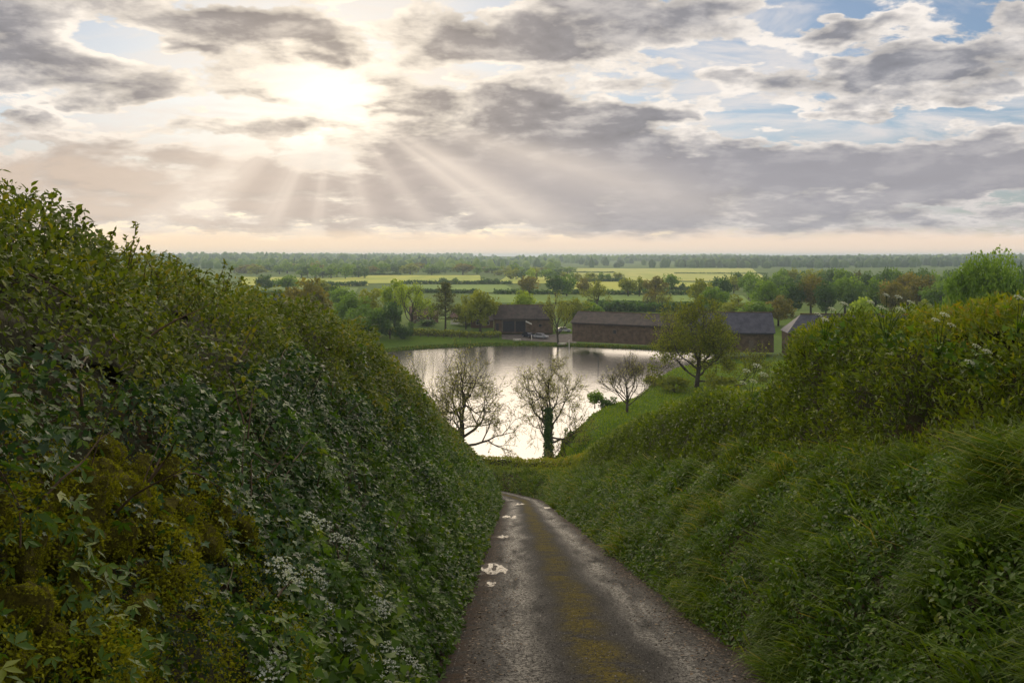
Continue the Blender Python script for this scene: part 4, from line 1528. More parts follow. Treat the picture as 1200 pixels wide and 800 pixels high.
# near and middle trees, left to right
for a in (
    ('broadleaf_tree', 358, 326, 250, 66, 'dome', 0, 'brown', 'broad olive brown dome shaped tree over the left hedge', None, 0),
    ('broadleaf_tree', 327, 336, 240, 40, 'bush', 1, 'green', 'green tree at the left end of the lakeside trees, against the hedge'),
    ('bluish_conifer', 393, 330, 420, 14, 'tall', 1, 'dark', 'small dark blue green tree between the brown dome tree and the lakeside wood'),
    ('broadleaf_tree', 412, 340, 285, 46, 'dome', 1, 'green', 'mid green rounded tree left of the tall airy tree', None, 0),
    ('broadleaf_tree', 436, 336, 292, 40, 'tall', 0, 'olive', 'olive green tree tucked behind the lakeside bushes', None, 0),
    ('broadleaf_tree', 463, 324, 300, 40, 'airy', 0, 'lime', 'tallest lime green airy tree on the left of the lake', None, 0),
    ('broadleaf_tree', 432, 352, 268, 52, 'bush', 2, 'green', 'wide soft green tree at the lake shore above the left hedge', None, 0),
    ('broadleaf_tree', 457, 352, 266, 34, 'bush', 0, 'dark', 'dark green willow like tree by the left shore', None, 0),
    ('shrub', 474, 373, 268, 26, 'bush', 1, 'dark', 'dark rounded shrub on the lawn left of the open crowned lime', None, 1, 'shrub'),
    ('shrub', 500, 372, 300, 30, 'bush', 2, 'dark', 'dark shrub in front of the cottage', None, 1, 'shrub'),
    ('shrub', 548, 372, 300, 34, 'bush', 0, 'olive', 'olive shrub between the pine and the round lawn tree', None, 1, 'shrub'),
    ('broadleaf_tree', 338, 322, 560, 30, 'dome', 2, 'green', 'green tree far behind the left hedge, left of the brown dome tree'),
    ('broadleaf_tree', 312, 321, 600, 26, 'tall', 0, 'dark', 'dark tree far behind the crest of the left hedge'),
    ('broadleaf_tree', 376, 327, 470, 30, 'bush', 0, 'olive', 'olive tree just right of the brown dome tree'),
    ('broadleaf_tree', 400, 336, 380, 34, 'dome', 0, 'green', 'green tree between the brown dome tree and the tall airy tree'),
    ('pine_tree', 522, 331, 284, 40, 'pine', 0, 'pine', 'dark pine with layered branches on the far lawn', None, 0),
    ('broadleaf_tree', 546, 346, 288, 28, 'tall', 2, 'olive', 'narrow olive tree right of the pine', None, 0),
    ('broadleaf_tree', 563, 338, 280, 44, 'dome', 2, 'olive', 'full rounded olive green tree left of the barn with the dark opening', None, 0),
    ('broadleaf_tree', 612, 340, 318, 32, 'dome', 0, 'lime', 'round yellow green tree behind the barn roof', None, 0),
    ('broadleaf_tree', 590, 352, 322, 26, 'bush', 1, 'green', 'low green tree behind the left end of the barn'),
    ('broadleaf_tree', 636, 351, 322, 28, 'bush', 2, 'olive', 'small olive tree behind the right end of the barn'),
    ('broadleaf_tree', 672, 348, 300, 42, 'dome', 1, 'olive', 'olive tree at the left end of the long barn', None, 0),
    ('broadleaf_tree', 690, 352, 310, 34, 'bush', 0, 'green', 'green tree over the ridge of the long barn'),
    ('dark_bush', 620, 323, 520, 28, 'dome', 2, 'brown', 'dark round tree in the hedgerow, left of a gap'),
    ('hedgerow_tree', 651, 321, 505, 28, 'dome', 1, 'dark', 'dense dark tree in the middle of the hedgerow'),
    ('hedgerow_tree', 664, 321, 515, 26, 'tall', 1, 'green', 'green tree close on the right of the dense dark hedgerow tree'),
    ('hedgerow_tree', 684, 326, 520, 18, 'tall', 2, 'brown', 'slim brownish tree in the hedgerow above the lone field tree'),
    ('hedgerow_tree', 736, 326, 515, 24, 'dome', 0, 'olive', 'left one of the pair of hedgerow trees above the long barn'),
    ('hedgerow_tree', 749, 323, 512, 20, 'airy', 1, 'olive', 'right one of the pair of hedgerow trees above the long barn'),
    ('hedgerow_tree', 768, 322, 470, 34, 'airy', 0, 'brown', 'tall brownish tree with bare trunk behind the long barn', None, 0),
    ('hedgerow_tree', 787, 321, 600, 24, 'dome', 2, 'green', 'rounded green tree at the edge of the broad pale field'),
    ('hedgerow_tree', 800, 331, 600, 10, 'bush', 0, 'dark', 'little dark bush beside the rounded green tree by the pale field', None, 2),
    ('broadleaf_tree', 818, 324, 360, 38, 'airy', 1, 'olive', 'open crowned tree at the left edge of the wood, behind the golden tree', None, 0),
):
    tree(*a)

for px, w, tp, lab in ((519, 11, 325, 'left one of two small round trees on the edge of the bright field'), (534, 10, 325.5, 'right one of two small round trees on the edge of the bright field')):
    tree('hedgerow_tree', px, tp, 745, w, 'dome', 0 if px < 525 else 1, 'dark', lab, 'pair of small round trees', 2)
for px, w, tp, sh in ((570, 15, 323, 'bush'), (582, 9, 326, 'dome')):
    tree('hedgerow_tree', px, tp, 742, w, sh, 1, 'dark', 'dark squat bush at the right edge of the bright field' if w > 10 else 'little round tree beside the dark squat bush', None, 2)
for i, (px, w, tp, wd) in enumerate(((693, 15, 319, 'leftmost'), (705, 10, 319, 'second from left'), (713, 11, 320.5, 'third from left'), (725, 14, 319, 'rightmost'))):
    tree('hedgerow_tree', px, tp, 800, w, 'dome', i % 3, 'olive' if i in (0, 3) else 'green', wd + ' of four round trees in a row across the pale field', 'row of round trees in the pale field', 2)
tree('poplar_tree', 623, 313, 780, 10, 'tall', 1, 'lime', 'slim yellow green tree rising behind the dark round hedgerow tree', None, 2)

ORD = ('leftmost', 'second', 'third', 'fourth', 'fifth', 'sixth', 'seventh', 'eighth', 'ninth', 'tenth')
COLOUR = {'green': 'green', 'dark': 'dark green', 'olive': 'olive', 'brown': 'brownish', 'lime': 'yellow green', 'pine': 'blackish green'}
SHAPE = {'dome': 'domed', 'tall': 'upright', 'bush': 'spreading'}


def tree_row(specs, place, group, lod):
    """specs: (name, px, top, dep, w, shape, var, colour, landmark); every tree is told by its look, the landmark under it and its turn from the left."""
    seen, total = {}, {}
    specs = sorted(specs, key=lambda q: q[1])
    for q in specs:
        k = (q[5], q[7], q[8])
        total[k] = total.get(k, 0) + 1
    for q in specs:
        k = (q[5], q[7], q[8])
        i = seen[k] = seen.get(k, -1) + 1
        what = COLOUR[q[7]] + ' ' + SHAPE[q[5]] + ' tree'
        lab = (what if total[k] == 1 else ORD[i] + ' ' + what) + ' ' + place + ', ' + q[8]
        tree(q[0], *q[1:8], lab, group, lod)


def belt_mark(px):
    for lim, t in ((345, 'above the left hedge'), (400, 'above the brown dome tree'), (470, 'above the lakeside trees'), (545, 'above the dark pine'), (600, 'above the round lawn tree')):
        if px < lim:
            return t
    return 'above the barn with the opening'


rb = random.Random(3)
rows = []
for i in range(46):
    px = 276 + i * 8.6 + rb.uniform(-3, 3)
    dep = rb.uniform(1080, 1350)
    top = 309 + rb.uniform(-2.5, 4.0) + (2 if px > 560 else 0)
    big = rb.random() < .25
    rows.append(('belt_tree', px, top - (1.5 if big else 0), dep, rb.uniform(13, 22) if not big else 27, rb.choice(('dome', 'tall', 'bush')), rb.randrange(3), rb.choice(('green', 'dark', 'olive', 'green', 'brown')), belt_mark(px)))
tree_row(rows, 'in the hazy valley belt', 'trees of the valley belt', 2)
rows = []
for i in range(10):
    px = 352 + i * 8.5 + rb.uniform(-2, 2)
    rows.append(('belt_tree', px, 310 + rb.uniform(-2, 6), rb.uniform(900, 980), rb.uniform(12, 20), rb.choice(('dome', 'tall')), rb.randrange(3), rb.choice(('dark', 'dark', 'green')), 'left of the bright field'))
tree_row(rows, 'in the dark clump', 'clump left of the bright field', 2)
rows = []
for i in range(12):
    px = 598 + i * 8 + rb.uniform(-2, 2)
    rows.append(('belt_tree', px, 313 + i * .7 + rb.uniform(-2, 2), 900 - i * 12, rb.uniform(10, 18), rb.choice(('dome', 'bush')), rb.randrange(3), rb.choice(('dark', 'green', 'olive')), 'down the side of the yellow hump'))
tree_row(rows, 'in the slanting line', 'slanting line of trees', 2)

# the wood on the right, front row and back rows
wood = ((838, 336, 330, 44, 'dome', 'green'), (866, 340, 310, 52, 'bush', 'olive'), (900, 326, 345, 44, 'dome', 'green'), (884, 352, 296, 50, 'bush', 'green'),
        (928, 324, 350, 34, 'tall', 'dark'), (912, 346, 300, 40, 'tall', 'brown'), (950, 322, 350, 40, 'dome', 'brown'), (968, 326, 340, 30, 'tall', 'dark'),
        (990, 322, 350, 46, 'dome', 'green'), (1004, 330, 330, 34, 'tall', 'dark'), (1026, 324, 345, 46, 'dome', 'green'), (1048, 328, 330, 40, 'dome', 'brown'),
        (1010, 346, 260, 50, 'bush', 'lime'), (1044, 350, 250, 48, 'bush', 'green'), (1064, 318, 350, 44, 'dome', 'brown'), (1084, 322, 340, 42, 'dome', 'brown'),
        (1078, 344, 270, 50, 'bush', 'olive'), (1104, 326, 320, 46, 'dome', 'green'), (1118, 338, 250, 44, 'bush', 'green'))
WL = ('green dome tree at the left edge of the wood behind the barn', 'broad olive tree low behind the blue slate barn', 'large green tree standing behind the blue slate barn', 'wide low green tree just above the barn ridge',
      'dark narrow tree right of the large green one', 'brown twiggy tree over the barn gable', 'russet domed tree in the middle of the wood', 'dark upright tree left of the hip roof',
      'green domed tree directly behind the hip roof', 'dark upright tree right of the hip roof apex', 'rounded green tree above the hedge with copper tips', 'brown domed tree above the left cow parsley clump',
      'bright lime bush behind the hedge top by the left cow parsley', 'green bush behind the largest cow parsley clump', 'tall russet tree near the right end of the wood', 'second russet tree, right of the tall one',
      'olive bush below the russet trees', 'green tree left of the great oak', 'low green tree at the foot of the great oak')
for i, (px, tp, dep, w, sh, col) in enumerate(wood):
    tree('woodland_tree', px, tp, dep, w, sh, i % 3, col, WL[i], 'trees of the right hand wood', 0)
def wood_mark(px):
    for lim, t in ((880, 'above the blue slate barn'), (925, 'above the barn gable'), (985, 'above the hip roof'), (1060, 'behind the cow parsley clumps')):
        if px < lim:
            return t
    return 'left of the great oak'


rows = []
for i in range(30):
    px = 838 + i * 10 + rb.uniform(-4, 4)
    dep = rb.uniform(420, 620)
    top = 322 - 6 * sstep(840, 930, px) + rb.uniform(-3, 4)
    rows.append(('woodland_tree', px, float(top), dep, rb.uniform(18, 30), rb.choice(('dome', 'tall', 'dome')), rb.randrange(3), rb.choice(('green', 'dark', 'lime', 'olive', 'dark') if px < 980 else ('dark', 'dark', 'pine', 'green')), wood_mark(px)))
tree_row(rows, 'at the back of the wood', 'back rows of the right hand wood', 1)

tree('oak_tree', 1153, 287, 138, 98, 'dome', 2, 'green', 'great full crowned oak rising above the skyline at right', None, 3)
tree('oak_tree', 1128, 316, 150, 66, 'bush', 0, 'green', 'lower spreading green tree on the left of the great oak', None, 3)
tree('thorn_tree', 1166, 321, 118, 64, 'bush', 2, 'brown', 'reddish brown twiggy thorn tree in front of the great oak', None, 3)
tree('conifer', 1198, 306, 300, 26, 'tall', 1, 'dark', 'dark conifer at the right edge behind the great oak', None, 1)

tree('shrub', 697, 457, 131, 22, 'dome', 0, 'green', 'upright round shrub on the tip of the grassy mound', None, 1, 'shrub', -21.2)
tree('shrub', 711, 465, 131, 26, 'bush', 1, 'dark', 'low dark shrub right of the upright one on the mound', None, 1, 'shrub', -21.2)
for i, (px, dep, tp, w) in enumerate(((790, 142, 440, 40), (846, 144, 432, 44), (768, 150, 452, 30))):
    tree('shrub', px, tp, dep, w, 'bush', i % 3, 'olive', ('olive scrub under the golden tree on its left', 'olive scrub under the golden tree on its right', 'small olive scrub at the lake edge left of the golden tree')[i], None, 1, 'shrub')
tree('shrub', 668, 508, 124, 15, 'bush', 1, 'dark', 'low dark scrub at the water under the steep end of the mound', None, 1, 'shrub')


# hedgerows between the fields -------------------------------------------
def hedgerow(a, b, h, w, label, col='dark', n=2600):
    a, b = np.array(a, float), np.array(b, float)
    L = np.linalg.norm(b - a)
    d = (b - a) / L
    nrm = np.array([-d[1], d[0]])
    t = rng.random(n)
    q = rng.normal(0, .4, n)
    base = a + (b - a) * t[:, None] + nrm * (q * w)[:, None]
    zz = terr(base[:, 0], base[:, 1])
    hv = h * (.65 + .6 * vnoise(t * L / 9, 0 * t + a[0]))
    P = np.stack([base[:, 0], base[:, 1], zz + rng.random(n) ** .6 * hv], 1)
    root = empty('hedgerow', (float((a + b)[0] / 2), float((a + b)[1] / 2), float(terr(*((a + b) / 2)))))
    P = P - np.array(root.location)
    v, f, tt = leaves_np(P, unit(rand_dir(n) + np.array([0, 0, -.2])), unit(rand_dir(n) * .6 + np.array([0, -.4, .7])), max(h * .42, L / n * 6) * (.6 + .8 * rng.random(n)), RHOMB * np.array([1.4, 1, 1]), LEAF4, rng.random(n))
    tag(root, label, 'hedge')
    link('foliage', mesh_np('foliage', v, f, tt, G[col]), root)['kind'] = 'stuff'


hedgerow(gp(470, 738), gp(600, 738), 2.6, 2.5, 'dark hedgerow along the bottom of the bright field with two round trees')
hedgerow(gp(578, 536), gp(850, 536), 2.6, 2.5, 'long dark hedgerow under the row of field trees', n=4200)
hedgerow(gp(560, 548), gp(480, 560), 2.0, 2.0, 'short dark hedgerow above the left barn roof')
hedgerow(gp(690, 790), gp(735, 790), 2.4, 2.5, 'short hedgerow below the four round trees')
hedgerow(gp(688, 434), gp(770, 430), 1.7, 1.8, 'thin hedgerow in the meadow behind the long barn')
hedgerow(gp(780, 428), gp(850, 424), 1.7, 1.8, 'thin hedgerow continuing right behind the golden tree')
hedgerow(gp(660, 1250), gp(720, 1240), 1.8, 2.0, 'faint hedgerow across the upper pale field')
hedgerow(gp(790, 1180), gp(900, 1170), 1.8, 2.0, 'faint hedgerow at the right of the upper pale field')
hedgerow(gp(425, 1072), gp(470, 1080), 2.2, 2.0, 'dark hedge at the top left of the bright field')
hedgerow(gp(700, 372), gp(860, 366), 3.2, 3.0, 'dark scrubby hedge close behind the long barn', n=3600)
hedgerow(gp(452, 274), gp(586, 276), 1.5, 1.2, 'low clipped hedge along the back of the far lawn', 'olive', 3000)
hedgerow(gp(300, 690), gp(430, 690), 3.0, 3.0, 'dark hedgerow running left behind the brown dome tree')
hedgerow(gp(290, 520), gp(400, 500), 2.6, 3.0, 'hedgerow in the meadow over the left hedge')
hedgerow(gp(740, 600), gp(850, 605), 2.2, 2.0, 'hedgerow at the lower edge of the broad pale field')


# far woods on the ridge: one mass ------------------------------------------
def far_wood(name, n, y0, y1, xr, hh, mat, label, cond=None):
    y = y0 + (y1 - y0) * rng.random(n) ** .8
    x = (rng.random(n) * 2 - 1) * xr * y
    if cond is not None:
        m = cond(x, y)
        x, y = x[m], y[m]
        n = len(x)
    z = terr(x, y)
    r = hh * (.38 + .3 * rng.random(n))
    # a lumpy low dome for every treetop
    base = np.array([(math.cos(a) * c, math.sin(a) * c, s) for s, c in ((0, .8), (.55, 1.0), (1.0, .62)) for a in np.arange(6) * PI / 3] + [(0, 0, 1.25)])
    F = []
    for k in range(2):
        for j in range(6):
            F.append((k * 6 + j, k * 6 + (j + 1) % 6, (k + 1) * 6 + (j + 1) % 6))
            F.append((k * 6 + j, (k + 1) * 6 + (j + 1) % 6, (k + 1) * 6 + j))
    F += [(12 + j, 12 + (j + 1) % 6, 18) for j in range(6)]
    F = np.array(F)
    jit = 1 + .3 * (rng.random((n, len(base), 1)) - .5)
    V = base[None] * jit * np.stack([r, r, hh * (.62 + .45 * rng.random(n))], 1)[:, None, :]
    V = V + np.stack([x, y, z], 1)[:, None, :]
    FF = F[None] + (np.arange(n) * len(base))[:, None, None]
    tint = np.repeat(rng.random(n), len(base))
    o = link(name, mesh_np(name, V.reshape(-1, 3), FF.reshape(-1, 3), tint, mat))
    tag(o, label, kind='stuff')


far_wood('far_wood', 5200, 1750, 3600, .60, 15, G['dark'], 'hazy blue woodland covering the far ridge on the right', lambda x, y: (x / y > .16 + .05 * np.sin(y / 300)) | (rng.random(len(x)) < .10))
far_wood('ridge_wood', 3400, 2500, 5300, .60, 17, G['green'], 'hazy treetops along the skyline of the far ridge', lambda x, y: fbm(x / 420, y / 420, None, 2) > .42)
far_wood('valley_wood', 1500, 1350, 2400, .45, 14, G['green'], 'mixed hazy trees on the far side of the valley to the left', lambda x, y: (x / y < .05) & (fbm(x / 160 + 8, y / 160, None, 2) > .45))


# ------------------------------------------------------------------ buildings
def gable_barn(name, label, p0, p1, depth, wall_h, rise, roof_mat, wall_mat='stone', overhang=.35, hip=0.0):
    """A long building: front wall from p0 to p1 (ground points), ridge parallel to it."""
    a, b = Vector(p0), Vector(p1)
    L = (b.xy - a.xy).length
    ang = math.atan2(b.y - a.y, b.x - a.x)
    z0 = min(a.z, b.z)
    root = empty(name, (a.x, a.y, z0), ang)
    tag(root, label, 'barn')
    w = MB()
    w.prism([(0, -.5), (depth, -.5), (depth, wall_h), (depth / 2, wall_h + rise * .97 if not hip else wall_h), (0, wall_h)], 'x', 0, L)
    o = w.build('wall', G[wall_mat], root)
    r = MB()
    t = .22
    s = rise / (depth / 2)
    e = overhang
    if hip:
        zz, zt = wall_h - s * e + .05, wall_h + rise + .05
        r.add([(-e, -e, zz), (L + e, -e, zz), (L + e, depth + e, zz), (-e, depth + e, zz), (hip, depth / 2, zt), (L - .2, depth / 2, zt), (L + e, depth / 2, zt)],
              [(0, 1, 5, 4), (2, 3, 4, 5), (3, 0, 4), (1, 2, 5), (3, 2, 1, 0)])
    else:
        r.prism([(-e, wall_h - s * e), (depth / 2, wall_h + rise), (depth + e, wall_h - s * e), (depth + e, wall_h - s * e + t), (depth / 2, wall_h + rise + t * 1.25), (-e, wall_h - s * e + t)], 'x', -e, L + e)
    rf = r.build('roof', G[roof_mat], root)
    c = MB()
    c.tube([(hip - e if not hip else hip, depth / 2, wall_h + rise + t * 1.1), (L + (e if not hip else -.2), depth / 2, wall_h + rise + t * 1.1)], .16, 6)
    c.build('ridge', G['stone'], rf)
    g = MB()
    g.box(.1, L - .1, -e - .1, -e + .04, wall_h - s * e - .12, wall_h - s * e + .01)
    g.build('gutter', G['dark_timber'], rf)
    return root, L, ang


bz = -22.4
b1, L1, _ = gable_barn('barn', 'stone barn with wide dark opening beyond the lake', (-5.3, 279, bz), (12.2, 279, bz), 8.0, 3.9, 3.5, 'slate')
m = MB(); m.box(2.6, 9.3, -.05, .25, -.1, 3.15); m.build('opening', G['dark_timber'], b1)  # solid dark slab stands for the shade within the opening
m = MB(); m.box(2.3, 9.7, -.09, .2, 3.15, 3.5); m.build('lintel', G['timber'], b1)
for px_ in (2.45, 9.45, 6.2):
    m = MB(); m.box(px_ - .15, px_ + .15, -.12, .2, -.1, 3.15); m.build('post', G['timber'], b1)
m = MB(); m.box(.55, 1.35, -.05, .2, -.1, 2.4); m.build('door', G['dark_timber'], b1)
m = MB(); m.box(13.2, 14.2, -.04, .2, 1.3, 2.3); f_ = m.build('window', G['timber'], b1)
m = MB(); m.box(13.3, 14.1, -.07, .1, 1.4, 2.2); m.build('pane', G['glass'], f_)

b2, L2, _ = gable_barn('long_barn', 'long stone barn with brown slate roof beside the lawn', (16.2, 252.5, bz), (43.0, 236.5, bz), 8.0, 4.6, 2.5, 'slate')
m = MB(); m.box(12.0, 13.0, -.04, .2, 2.0, 3.1); f_ = m.build('window', G['timber'], b2)
m = MB(); m.box(12.1, 12.9, -.07, .1, 2.1, 3.0); m.build('pane', G['glass'], f_)
b3, L3, _ = gable_barn('slate_barn', 'barn with steep blue slate roof and stone gable right of the golden tree', (41.5, 225, bz), (62.2, 223, bz), 8.4, 4.3, 4.2, 'slate2')
m = MB(); m.box(15.0, 16.1, -.04, .2, 0, 2.3); m.build('door', G['timber'], b3)
b4, L4, _ = gable_barn('hip_roofed_barn', 'barn with hipped slate roof half hidden by the right hedge', (62.8, 213, bz), (90, 210, bz), 9.0, 5.2, 3.6, 'slate2', hip=3.4)
m = MB(); m.prism([(-3.2, 4.2), (-.36, 5.0), (-.36, 5.2), (-3.2, 4.4)], 'x', 8.5, 22); m.build('lean_to_roof', G['slate'], b4)
m = MB(); m.box(8.7, 21.8, -3.0, -.02, -.4, 4.15); m.build('lean_to_wall', G['stone'], b4)


def cottage(label, p, w, d, h, rise, ang, roof, wallm):
    root = empty('cottage', p, ang)
    tag(root, label, 'house')
    m = MB(); m.prism([(0, -.5), (d, -.5), (d, h), (d / 2, h + rise * .97), (0, h)], 'x', 0, w); m.build('wall', G[wallm], root)
    s = rise / (d / 2)
    m = MB(); m.prism([(-.3, h - s * .3), (d / 2, h + rise), (d + .3, h - s * .3), (d + .3, h - s * .3 + .2), (d / 2, h + rise + .25), (-.3, h - s * .3 + .2)], 'x', -.3, w + .3)
    rf = m.build('roof', G[roof], root)
    m = MB(); m.box(.4, 1.1, d / 2 - .3, d / 2 + .3, h + rise - .5, h + rise + 1.1); m.build('chimney', G['brick'], rf)
    for k in range(2):
        m = MB(); m.box(w * (.22 + .45 * k), w * (.22 + .45 * k) + 1.0, -.05, .2, 1.0, 2.1); f_ = m.build('window', G['pale'], root)
        m = MB(); m.box(w * (.22 + .45 * k) + .1, w * (.22 + .45 * k) + .9, -.08, .1, 1.1, 2.0); m.build('pane', G['glass'], f_)


cottage('small cottage with clay tile roof behind the open crowned lime', spot(482, 312), 9, 6, 2.6, 2.6, .2, 'tile', 'brick')
cottage('low tiled outbuilding right of the pine behind the lawn', spot(528, 306), 8, 5, 2.2, 1.8, -.1, 'tile', 'pale')
cottage('brick shed between the rounded tree and the barn', spot(552, 292), 7.0, 4, 2.4, 1.4, 0, 'slate', 'brick')
cottage('farmhouse roof glimpsed through the trees above the left hedge', spot(318, 330), 14, 7, 5.0, 3.0, .3, 'slate2', 'pale')


# cars and yard things ---------------------------------------------------
def car(label, p, ang, paint):
    root = empty('parked_car', p, ang)
    tag(root, label, 'car')
    m = MB()
    prof = [(-2.05, .32), (2.05, .32), (2.1, .62), (1.95, .82), (1.0, .93), (.45, 1.42), (-1.2, 1.45), (-1.9, .98), (-2.1, .85)]
    m.prism(prof, 'y', -.82, .82)
    body = m.build('body', G[paint], root)
    for nm, pr in (('windscreen', [(.52, 1.36), (.98, .96), (1.04, .97), (.56, 1.40)]), ('rear_window', [(-1.28, 1.40), (-1.84, 1.02), (-1.90, 1.03), (-1.30, 1.45)])):
        m = MB(); m.prism(pr, 'y', -.7, .7); m.build(nm, G['glass'], root)
    for s in (-1, 1):
        m = MB(); m.prism([(-1.55, .98), (.82, .98), (.40, 1.36), (-1.15, 1.38)], 'y', s * .80, s * .835); m.build('side_window', G['glass'], root)
        for x in (-1.3, 1.3):
            m = MB(); m.tube([(x, s * .62, .31), (x, s * .86, .31)], .31, 14); w = m.build('wheel', G['rubber'], root)
            m = MB(); m.tube([(x, s * .86, .31), (x, s * .875, .31)], .18, 10); m.build('rim', G['silver'], w)
        m = MB(); m.box(2.02, 2.10, s * .5 - .16, s * .5 + .16, .62, .76); m.build('headlight', G['pale'], root)


car('silver hatchback parked in front of the stone barn', spot(634, 273) + Vector((0, 0, .08)), -.5, 'silver')
car('dark blue car parked beside the barn opening', spot(619, 275) + Vector((0, 0, .08)), -.9, 'navy')
car('pale silver car parked in the gap between the barns', spot(661, 282) + Vector((0, 0, .08)), .15, 'silver')

m = MB(); m.add([(-.6, 0, .55), (-.6, .08, .55), (1.25, .08, -.35), (1.25, 0, -.35), (-.5, 0, .9), (-.5, .08, .9), (1.35, .08, 0), (1.35, 0, 0)],
                [(0, 3, 2, 1), (4, 5, 6, 7), (0, 4, 7, 3), (1, 2, 6, 5), (0, 1, 5, 4), (3, 7, 6, 2)])
o = m.build('board', G['pale']); o.location = (4.6, 278.72, bz + 2.35)
tag(o, 'pale slanting board on the barn wall right of its dark opening', 'board')


def post(label, p, h, r, mat='pale', group=None):
    root = empty('post', p)
    tag(root, label, 'post', group)
    m = MB(); m.tube([(0, 0, -.2), (0, 0, h)], [r, r * .92], 8); m.build('shaft', G[mat], root)
    m = MB(); m.tube([(0, 0, h), (0, 0, h + .06), (0, 0, h + .12)], [r * 1.2, r * 1.1, r * .3], 8); m.build('finial', G[mat], root)


post('white post between the two cars by the stone barn', spot(623, 271), 1.2, .14)
post('white gate post at the left corner of the long barn', spot(667, 258), 2.2, .16)
m_ = spot(701, 207)
post('thin pole standing in the water near the far shore', Vector((19.0, 207, LAKE_Z - .3)), 3.3, .07, 'dark_timber')


def bench(label, p, ang):
    root = empty('picnic_table', p, ang)
    tag(root, label, 'picnic table')
    m = MB(); m.box(-1.1, 1.1, -.4, .4, .72, .78); m.build('tabletop', G['pale'], root)
    for s in (-1, 1):
        m = MB(); m.box(-1.1, 1.1, s * .75 - .14, s * .75 + .14, .42, .47); m.build('seat', G['pale'], root)
        m = MB(); m.prism([(-.8, 0), (-.7, 0), (-.25, .72), (-.35, .72)], 'x', s * .8 - .04, s * .8 + .04); m.build('leg', G['timber'], root)
        m = MB(); m.prism([(.8, 0), (.7, 0), (.25, .72), (.35, .72)], 'x', s * .8 - .04, s * .8 + .04); m.build('leg', G['timber'], root)


bench('pale picnic table on the far lawn below the barn', spot(606, 268), .2)
bench('weathered picnic table on the lawn below the yard tree', spot(659, 260), -.4)

# post and rail fence along the back of the far lawn
fr = empty('fence', spot(500, 271))
tag(fr, 'low post and rail fence along the back of the far lawn under the pine', 'fence')
fa, fb = spot(456, 271), spot(584, 272)
for k in range(15):
    q = fa.lerp(fb, k / 14)
    q.z = float(terr(q.x, q.y))
    q = q - fr.location
    m = MB(); m.box(q.x - .07, q.x + .07, q.y - .07, q.y + .07, q.z - .2, q.z + 1.15); m.build('fence_post', G['timber'], fr)
for h in (.45, .95):
    m = MB()
    qs = []
    for k in range(15):
        q = fa.lerp(fb, k / 14)
        qs.append((q.x - fr.location.x, q.y - fr.location.y - .09, float(terr(q.x, q.y)) - fr.location.z + h))
    m.tube(qs, .045, 4); m.build('rail', G['timber'], fr)


# puddles on the lane ------------------------------------------------------
pud_m = water_mat('puddle_water', (.035, .030, .026), .10, .6, 13, .02, ior=1.2)


def puddle(x, y, z, rx, ry, seed):
    """A level film of water with a ragged outline, built from small cells."""
    step = max(.022, rx / 16)
    nx, ny = int(rx * 1.3 / step), int(ry * 1.3 / step)
    gx, gy = np.meshgrid(np.arange(-nx, nx + 1) * step, np.arange(-ny, ny + 1) * step, indexing='ij')
    f = (1 - (gx / (rx * 1.2)) ** 2 - (gy / (ry * 1.2)) ** 2) * .62 + (fbm((gx + seed) * 2.2 / rx, (gy + seed) * 1.5 / ry, None, 4) - .5) * 2.3
    idx, v, fs = {}, [], []
    for i in range(2 * nx):
        for j in range(2 * ny):
            if f[i:i + 2, j:j + 2].mean() > .22:
                fc = []
                for a_, b_ in ((i, j), (i + 1, j), (i + 1, j + 1), (i, j + 1)):
                    if (a_, b_) not in idx:
                        idx[a_, b_] = len(v)
                        v.append((gx[a_, b_], gy[a_, b_], 0))
                    fc.append(idx[a_, b_])
                fs.append(fc)
    if not fs:
        return
    me = bpy.data.meshes.new('puddle')
    me.from_pydata(v, [], fs)
    me.materials.append(pud_m)
    o = link('puddle', me)
    o.location = (x, y, z)
    o.rotation_euler = (-.10, 0, 0)
    tag(o, 'puddle shining in the wheel track of the lane', kind='structure')


for i, a in enumerate(PUDDLES):
    puddle(*a, i * 3.1)


# leaf litter along the lane's edges ------------------------------------
def litter():
    n = 9500
    y = sample_y(n, 5, 45, 1.1)
    sd = np.where(rng.random(n) < .6, 1, -1)
    a = sd * (1.42 - np.abs(rng.normal(0, .26, n)))
    x = lane_x(y) + a
    P = np.stack([x, y, lane_z(y) + .012 - .03 * (np.abs(a) > 1.3)], 1)
    T = unit(np.stack([rng.normal(size=n), rng.normal(size=n), .15 * rng.normal(size=n) - .2], 1))
    v, f, t = leaves_np(P, T, unit(rand_dir(n) * .35 + np.array([0, .2, 1])), .02 + .035 * rng.random(n), RHOMB, LEAF4, rng.random(n))
    m = leaf_mat('dead_leaves', [(0, (.035, .020, .010)), (.6, (.085, .05, .025)), (1, (.15, .10, .05))], .6, .1, .3)
    tag(link('leaf_litter', mesh_np('leaf_litter', v, f, t, m)), 'brown dead leaves and twigs strewn along the lane edges', kind='stuff')


litter()


